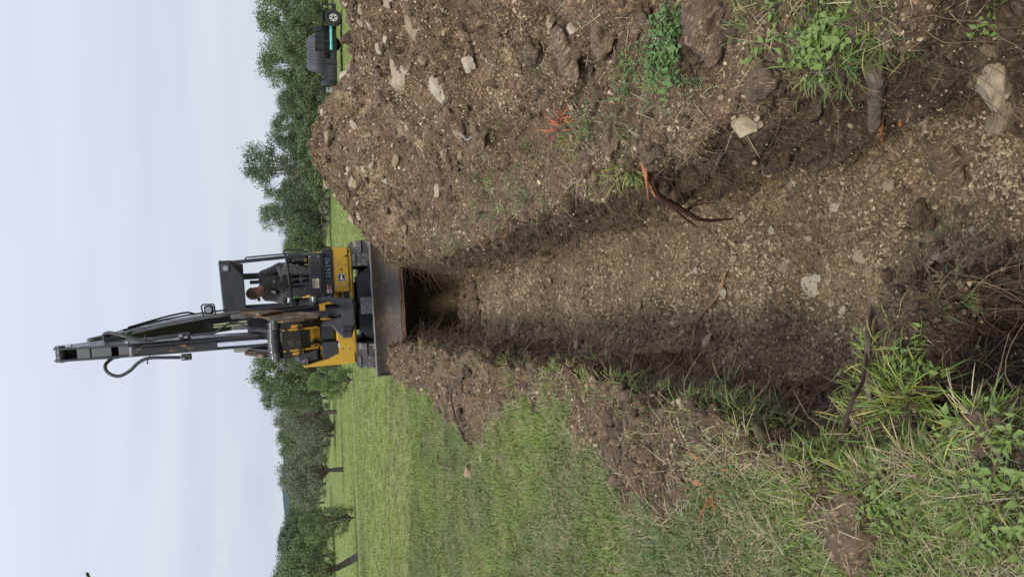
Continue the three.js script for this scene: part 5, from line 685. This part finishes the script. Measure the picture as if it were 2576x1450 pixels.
// ---------------------------------------------------------------- trees
const leafMats = [[0.118, 0.168, 0.076], [0.135, 0.198, 0.078], [0.165, 0.19, 0.13], [0.1, 0.142, 0.074], [0.14, 0.225, 0.074]].map(([r, g, b]) => new THREE.MeshStandardMaterial({ color: col(r, g, b), vertexColors: true, roughness: 0.6, side: THREE.DoubleSide }));
const trunkMat = bark(0.105, 0.085, 0.068), paleTrunk = bark(0.3, 0.27, 0.23);
function treeProto(seed, { nClump = 34, leaves = 5200, low = 0.22, wide = 0.5, leaf = 0.017, lean = 0, gap = 0, stout = 0.034 }) { // unit height
  const R = rng(seed), limbs = [], gsT = [], pos = [], colr = [], idx = [];
  const tip = [lean * 0.4 + (R() - 0.5) * 0.05, low + 0.2, (R() - 0.5) * 0.05], trunk = taper([[0, -0.02, 0], [lean * 0.18, low * 0.5, 0], [lean * 0.32, low, 0.01], tip], stout, stout * 0.5, 12, 8, 0.2, seed);
  const cl = []; for (let i = 0; i < nClump; i++) { const a = i * 2.399 + R(), t = (i + 0.5) / nClump, y = low + 0.06 + (0.9 - low) * Math.pow(t, 0.85), prof = Math.sin(Math.PI * clamp((y - low + 0.16) / (1.10 - low + 0.1), 0.05, 0.97)), r = wide * prof * (0.3 + 0.75 * Math.sqrt(R())); cl.push([Math.cos(a) * r + lean * 0.4, Math.min(0.93, y + (R() - 0.5) * 0.09), Math.sin(a) * r, (0.085 + 0.075 * R()) * (0.75 + 0.5 * wide)]); }
  for (const [x, y, z] of cl) if (R() < 0.75) limbs.push(taper([[tip[0] * 0.9, low * 0.85 + 0.1 * R(), 0], [x * 0.5 + tip[0] * 0.4, lerp(low, y, 0.6), z * 0.5], [x, y, z]], 0.011, 0.003, 8, 5, 0.2, R() * 30));
  const put = (px, py, pz, s, tone) => { const q = new THREE.Quaternion().setFromEuler(new THREE.Euler(R() * 6.28, R() * 6.28, R() * 6.28)), k = pos.length / 3; for (const [a, b, c] of [[-1, 0, 0], [0, 0.25, 0.55], [1, 0, 0], [0, 0.25, -0.55]]) { const v = V(a * s, b * s, c * s).applyQuaternion(q); pos.push(px + v.x, py + v.y, pz + v.z); colr.push(tone * (0.88 + 0.3 * R()), tone, tone * 0.95); } idx.push(k, k + 1, k + 2, k, k + 2, k + 3); };
  const per = leaves / nClump | 0;
  for (const [x, y, z, r] of cl) for (let i = 0; i < per; i++) { const u = V(R() - 0.5, R() - 0.5, R() - 0.5); if (u.lengthSq() < 1e-6) continue; u.normalize().multiplyScalar(r * Math.pow(R(), 0.42) * (1 + 0.5 * n3(x * 9 + u.x * 3, y * 9 + u.y * 3, z * 9 + u.z * 3 + seed))); if (gap && n3((x + u.x) * 11, (y + u.y) * 11, (z + u.z) * 11 + seed) > gap) continue; put(x + u.x, y + u.y * 0.8, z + u.z, leaf * (0.55 + 0.8 * R()), 0.7 + 0.65 * R()); }
  const g = new THREE.BufferGeometry(); g.setAttribute('position', new THREE.BufferAttribute(new Float32Array(pos), 3)); g.setAttribute('color', new THREE.BufferAttribute(new Float32Array(colr), 3)); g.setIndex(idx); g.computeVertexNormals();
  gsT.push(trunk); return { trunk: merge(gsT), limbs: merge(limbs), crown: g };
}
const TP = [treeProto(1, { low: 0.26, wide: 0.46, gap: 0.45, leaf: 0.013, leaves: 12000 }), treeProto(2, { low: 0.2, wide: 0.5, leaves: 15000, nClump: 44, leaf: 0.013 }), treeProto(3, { low: 0.16, wide: 0.56, leaves: 16000, nClump: 48, leaf: 0.013 }), treeProto(4, { low: 0.3, wide: 0.58, leaves: 14000, lean: -0.45, stout: 0.06, nClump: 44, leaf: 0.013 }), treeProto(5, { low: 0.04, wide: 0.58, leaves: 15000, nClump: 52, leaf: 0.015 }), treeProto(6, { low: 0.24, wide: 0.6, leaves: 15000, nClump: 52, stout: 0.05, leaf: 0.012, gap: 0.5 })];
function tree(name, kind, m, v0, y0, vTop, widthPx, label, group, turn, tm = trunkMat, dist = 0) {
  let p = hit(v0, y0); if (dist) { const d = ray(v0, y0), k = dist / Math.hypot(d.x, d.z); p = V(d.x * k, 0, d.z * k); p.y = macro(p.x, p.z); }
  const d = ray(vTop, y0), top = EYE.y + d.y * (p.z / d.z), h = top - p.y, far = Math.hypot(p.x, p.z), wid = widthPx / FOCAL * far, pr = TP[kind];
  if (!pr.w) { pr.crown.computeBoundingBox(); const b = pr.crown.boundingBox; pr.w = (b.max.x - b.min.x + b.max.z - b.min.z) / 2; pr.h = b.max.y; }
  const o = thing(name, label, name.includes('shrub') ? 'shrub' : 'tree', group, [p.x, p.y, p.z], turn), s = h / pr.h, k = wid / pr.w; o.scale.set(k, s, k);
  const tr = finish(new THREE.Mesh(pr.trunk, tm)); tr.name = 'trunk'; o.add(tr); const lb = finish(new THREE.Mesh(pr.limbs, tm)); lb.name = 'limbs'; tr.add(lb); const cr = finish(new THREE.Mesh(pr.crown, m)); cr.name = 'crown'; o.add(cr); return o;
}
{
  const [D, Mi, Gy, Dk, Li] = leafMats;
  // beyond the heap and the trailer
  tree('oak_tree', 0, Mi, 830, 55, 632, 190, 'tall airy tree directly behind the trailer wheel end', null, 0.3, trunkMat, 46);
  tree('oak_tree', 1, Mi, 830, 165, 634, 150, 'tall tree behind the plastic tank with a sloping crown', null, 1.4, trunkMat, 50);
  tree('oak_tree', 2, D, 830, 105, 690, 190, 'lower dark tree filling the gap behind the tank', null, 2.4, trunkMat, 42);
  tree('oak_tree', 2, D, 830, 262, 684, 130, 'rounded tree between the trailer and the heap top', null, 0.9, trunkMat, 52);
  tree('oak_tree', 1, D, 830, 330, 668, 130, 'rounded tree right behind the sharp top of the heap', null, 2.2, trunkMat, 54);
  tree('oak_tree', 0, Dk, 828, 425, 598, 170, 'tallest open-crowned tree rising above the heap top', null, 0.1, paleTrunk, 52);
  tree('oak_tree', 2, Dk, 828, 500, 690, 190, 'dark low tree under the tallest open-crowned tree', null, 1.7, trunkMat, 56);
  tree('oak_tree', 0, D, 828, 540, 640, 110, 'narrow thin-topped tree beside the canopy post', null, 2.9, trunkMat, 60);
  tree('oak_tree', 4, D, 832, 400, 745, 240, 'dense bushy tree low behind the heap top', null, 0.4, trunkMat, 47);
  tree('oak_tree', 4, D, 832, 220, 735, 200, 'dense bushy tree low behind the trailer end', null, 1.4, trunkMat, 47);
  tree('oak_tree', 2, Mi, 828, 622, 700, 110, 'green tree just behind the operator platform', null, 0.6, trunkMat, 58);
  tree('oak_tree', 4, Mi, 826, 735, 735, 160, 'green tree seen under the boom behind the operator', null, 1.1, trunkMat, 70);
  tree('oak_tree', 4, D, 836, 310, 735, 150, 'bushy tree low between heap top and trailer', null, 2.0, trunkMat, 49);
  tree('oak_tree', 4, Dk, 834, 40, 730, 220, 'bushy tree low behind the trailer wheel', null, 2.6, trunkMat, 44);
  tree('oak_tree', 4, Dk, 832, 560, 745, 200, 'bushy tree low behind the dead brush', null, 0.7, trunkMat, 58);
  // beyond the boom side
  tree('oak_tree', 4, D, 836, 915, 730, 170, 'bushy dark tree low behind the bucket', null, 0.3, trunkMat, 64);
  tree('oak_tree', 4, Gy, 840, 1075, 735, 170, 'bushy grey-green tree low beside the forked tree', null, 1.9, trunkMat, 86);
  tree('oak_tree', 1, D, 835, 925, 614, 170, 'tall tree right behind the bucket', null, 0.7, trunkMat, 60);
  tree('oak_tree', 0, D, 835, 985, 640, 130, 'tall thin tree behind the bright round shrub', null, 1.9, trunkMat, 62);
  tree('round_shrub', 4, Li, 868, 955, 770, 100, 'bright green rounded shrub beside the tank hood', null, 0.2, trunkMat, 34);
  tree('oak_tree', 5, Gy, 838, 1035, 676, 150, 'grey-green tree with forked trunks next to the bright shrub', null, 1.2, trunkMat, 78);
  tree('oak_tree', 2, D, 833, 1095, 684, 160, 'dark tree between the forked tree and the grey tree', null, 2.1, trunkMat, 92);
  tree('oak_tree', 5, Gy, 856, 1180, 686, 170, 'broad grey-green tree with a single dark trunk in the meadow', null, 0.5, trunkMat, 60);
  tree('oak_tree', 3, Mi, 890, 1398, 688, 210, 'nearest field tree with a thick leaning trunk', null, 0.0, trunkMat, 33);
  tree('oak_tree', 4, Mi, 850, 1305, 745, 90, 'bushy low crown beside the leaning tree', null, 0.9, trunkMat, 37);
  // far edge of the meadow
  let i = 0; const R = rng(9); for (const [y, top, w, dd] of [[1000, 690, 110, 115], [1060, 700, 110, 120], [1120, 702, 100, 130], [1160, 712, 90, 140], [1215, 714, 90, 150], [1262, 722, 70, 165], [1300, 705, 100, 120], [1345, 692, 110, 110], [1395, 684, 120, 105], [1440, 672, 120, 100], [1500, 680, 140, 104], [600, 712, 120, 110], [680, 722, 120, 120], [760, 722, 120, 124], [840, 716, 120, 118], [900, 700, 120, 112], [540, 708, 120, 105], [470, 715, 130, 110], [350, 715, 130, 112], [230, 715, 130, 108], [120, 705, 130, 104], [20, 700, 140, 100]]) tree('wood_tree', [2, 4, 1][i++ % 3], [Dk, D, Dk][i % 3], 826, y, top, w * 1.35, 'dark tree of the wood along the far meadow edge', 'trees of the far wood', R() * 6, trunkMat, dd);
  { // tree just outside the frame, one bough of it reaching in at the top
    const o = tree('oak_tree', 1, Mi, 850, 1800, 60, 420, 'tree beside the field whose leafy bough tip hangs into the sky', null, 0.5, trunkMat, 21), tipP = EYE.clone().addScaledVector(ray(218, 1440), 20.5), inv = (x, y, z) => { o.updateMatrixWorld(true); const v = o.worldToLocal(V(x, y, z)); return [v.x, v.y, v.z]; };
    const far = [tipP.x - 3.2, tipP.y - 1.2, tipP.z - 0.4], lv = [], q = rng(3); for (let k = 0; k < 260; k++) { const t = 1 - 0.8 * q() * q(), g = new THREE.PlaneGeometry(0.07, 0.035); g.rotateX(q() * 6); g.rotateY(q() * 6); g.rotateZ(q() * 6); const w = 0.3 * (1.1 - t); g.translate(lerp(far[0], tipP.x, t) + (q() - 0.5) * w, lerp(far[1], tipP.y, t) + 0.5 * t * (1 - t) + (q() - 0.5) * w, lerp(far[2], tipP.z, t) + (q() - 0.5) * w); lv.push(g); }
    o.updateMatrixWorld(true); const m = o.matrixWorld.clone().invert(), bg = taper([far, [lerp(far[0], tipP.x, 0.5), lerp(far[1], tipP.y, 0.5) + 0.12, lerp(far[2], tipP.z, 0.5)], tipP.toArray()], 0.03, 0.006, 14, 6, 0.2, 4), lg = merge(lv); bg.applyMatrix4(m); lg.applyMatrix4(m); void inv;
    const bo = part('bough', bg, trunkMat, o); part('leaves', lg, mat(0.1, 0.15, 0.06, 0.6, 0, { side: THREE.DoubleSide }), bo);
  }
  // dead brush under the tallest tree
  const p = hit(832, 520), q = rng(19), tw = []; for (let k = 0; k < 60; k++) { const x = (q() - 0.5) * 3.2, z = (q() - 0.5) * 1.2, a = q() * 6.28, l = 0.6 + 0.9 * q(); tw.push(taper([[x, 0.05 + 0.3 * q(), z], [x + Math.cos(a) * l * 0.5, 0.25 + 0.45 * q(), z + Math.sin(a) * l * 0.3], [x + Math.cos(a) * l, 0.1 + 0.7 * q(), z + Math.sin(a) * l * 0.5]], 0.025, 0.008, 5, 4)); }
  const br = thing('brush_pile', 'heap of dead grey branches under the tallest tree', 'brush pile', null, [p.x, p.y, p.z]); const b = part('branches', tw, bark(0.2, 0.17, 0.15), br); b.userData.kind = 'stuff';
  // hill far off, the blue of distance haze painted into its colour
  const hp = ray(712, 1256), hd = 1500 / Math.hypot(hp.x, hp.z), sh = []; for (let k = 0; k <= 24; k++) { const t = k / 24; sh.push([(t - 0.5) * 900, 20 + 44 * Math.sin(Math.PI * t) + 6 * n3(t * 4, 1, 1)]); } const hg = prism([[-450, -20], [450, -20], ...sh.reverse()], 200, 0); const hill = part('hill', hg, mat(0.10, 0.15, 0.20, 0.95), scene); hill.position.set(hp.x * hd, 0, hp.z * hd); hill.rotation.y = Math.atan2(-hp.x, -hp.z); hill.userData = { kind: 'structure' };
}

renderer.render(scene, camera);
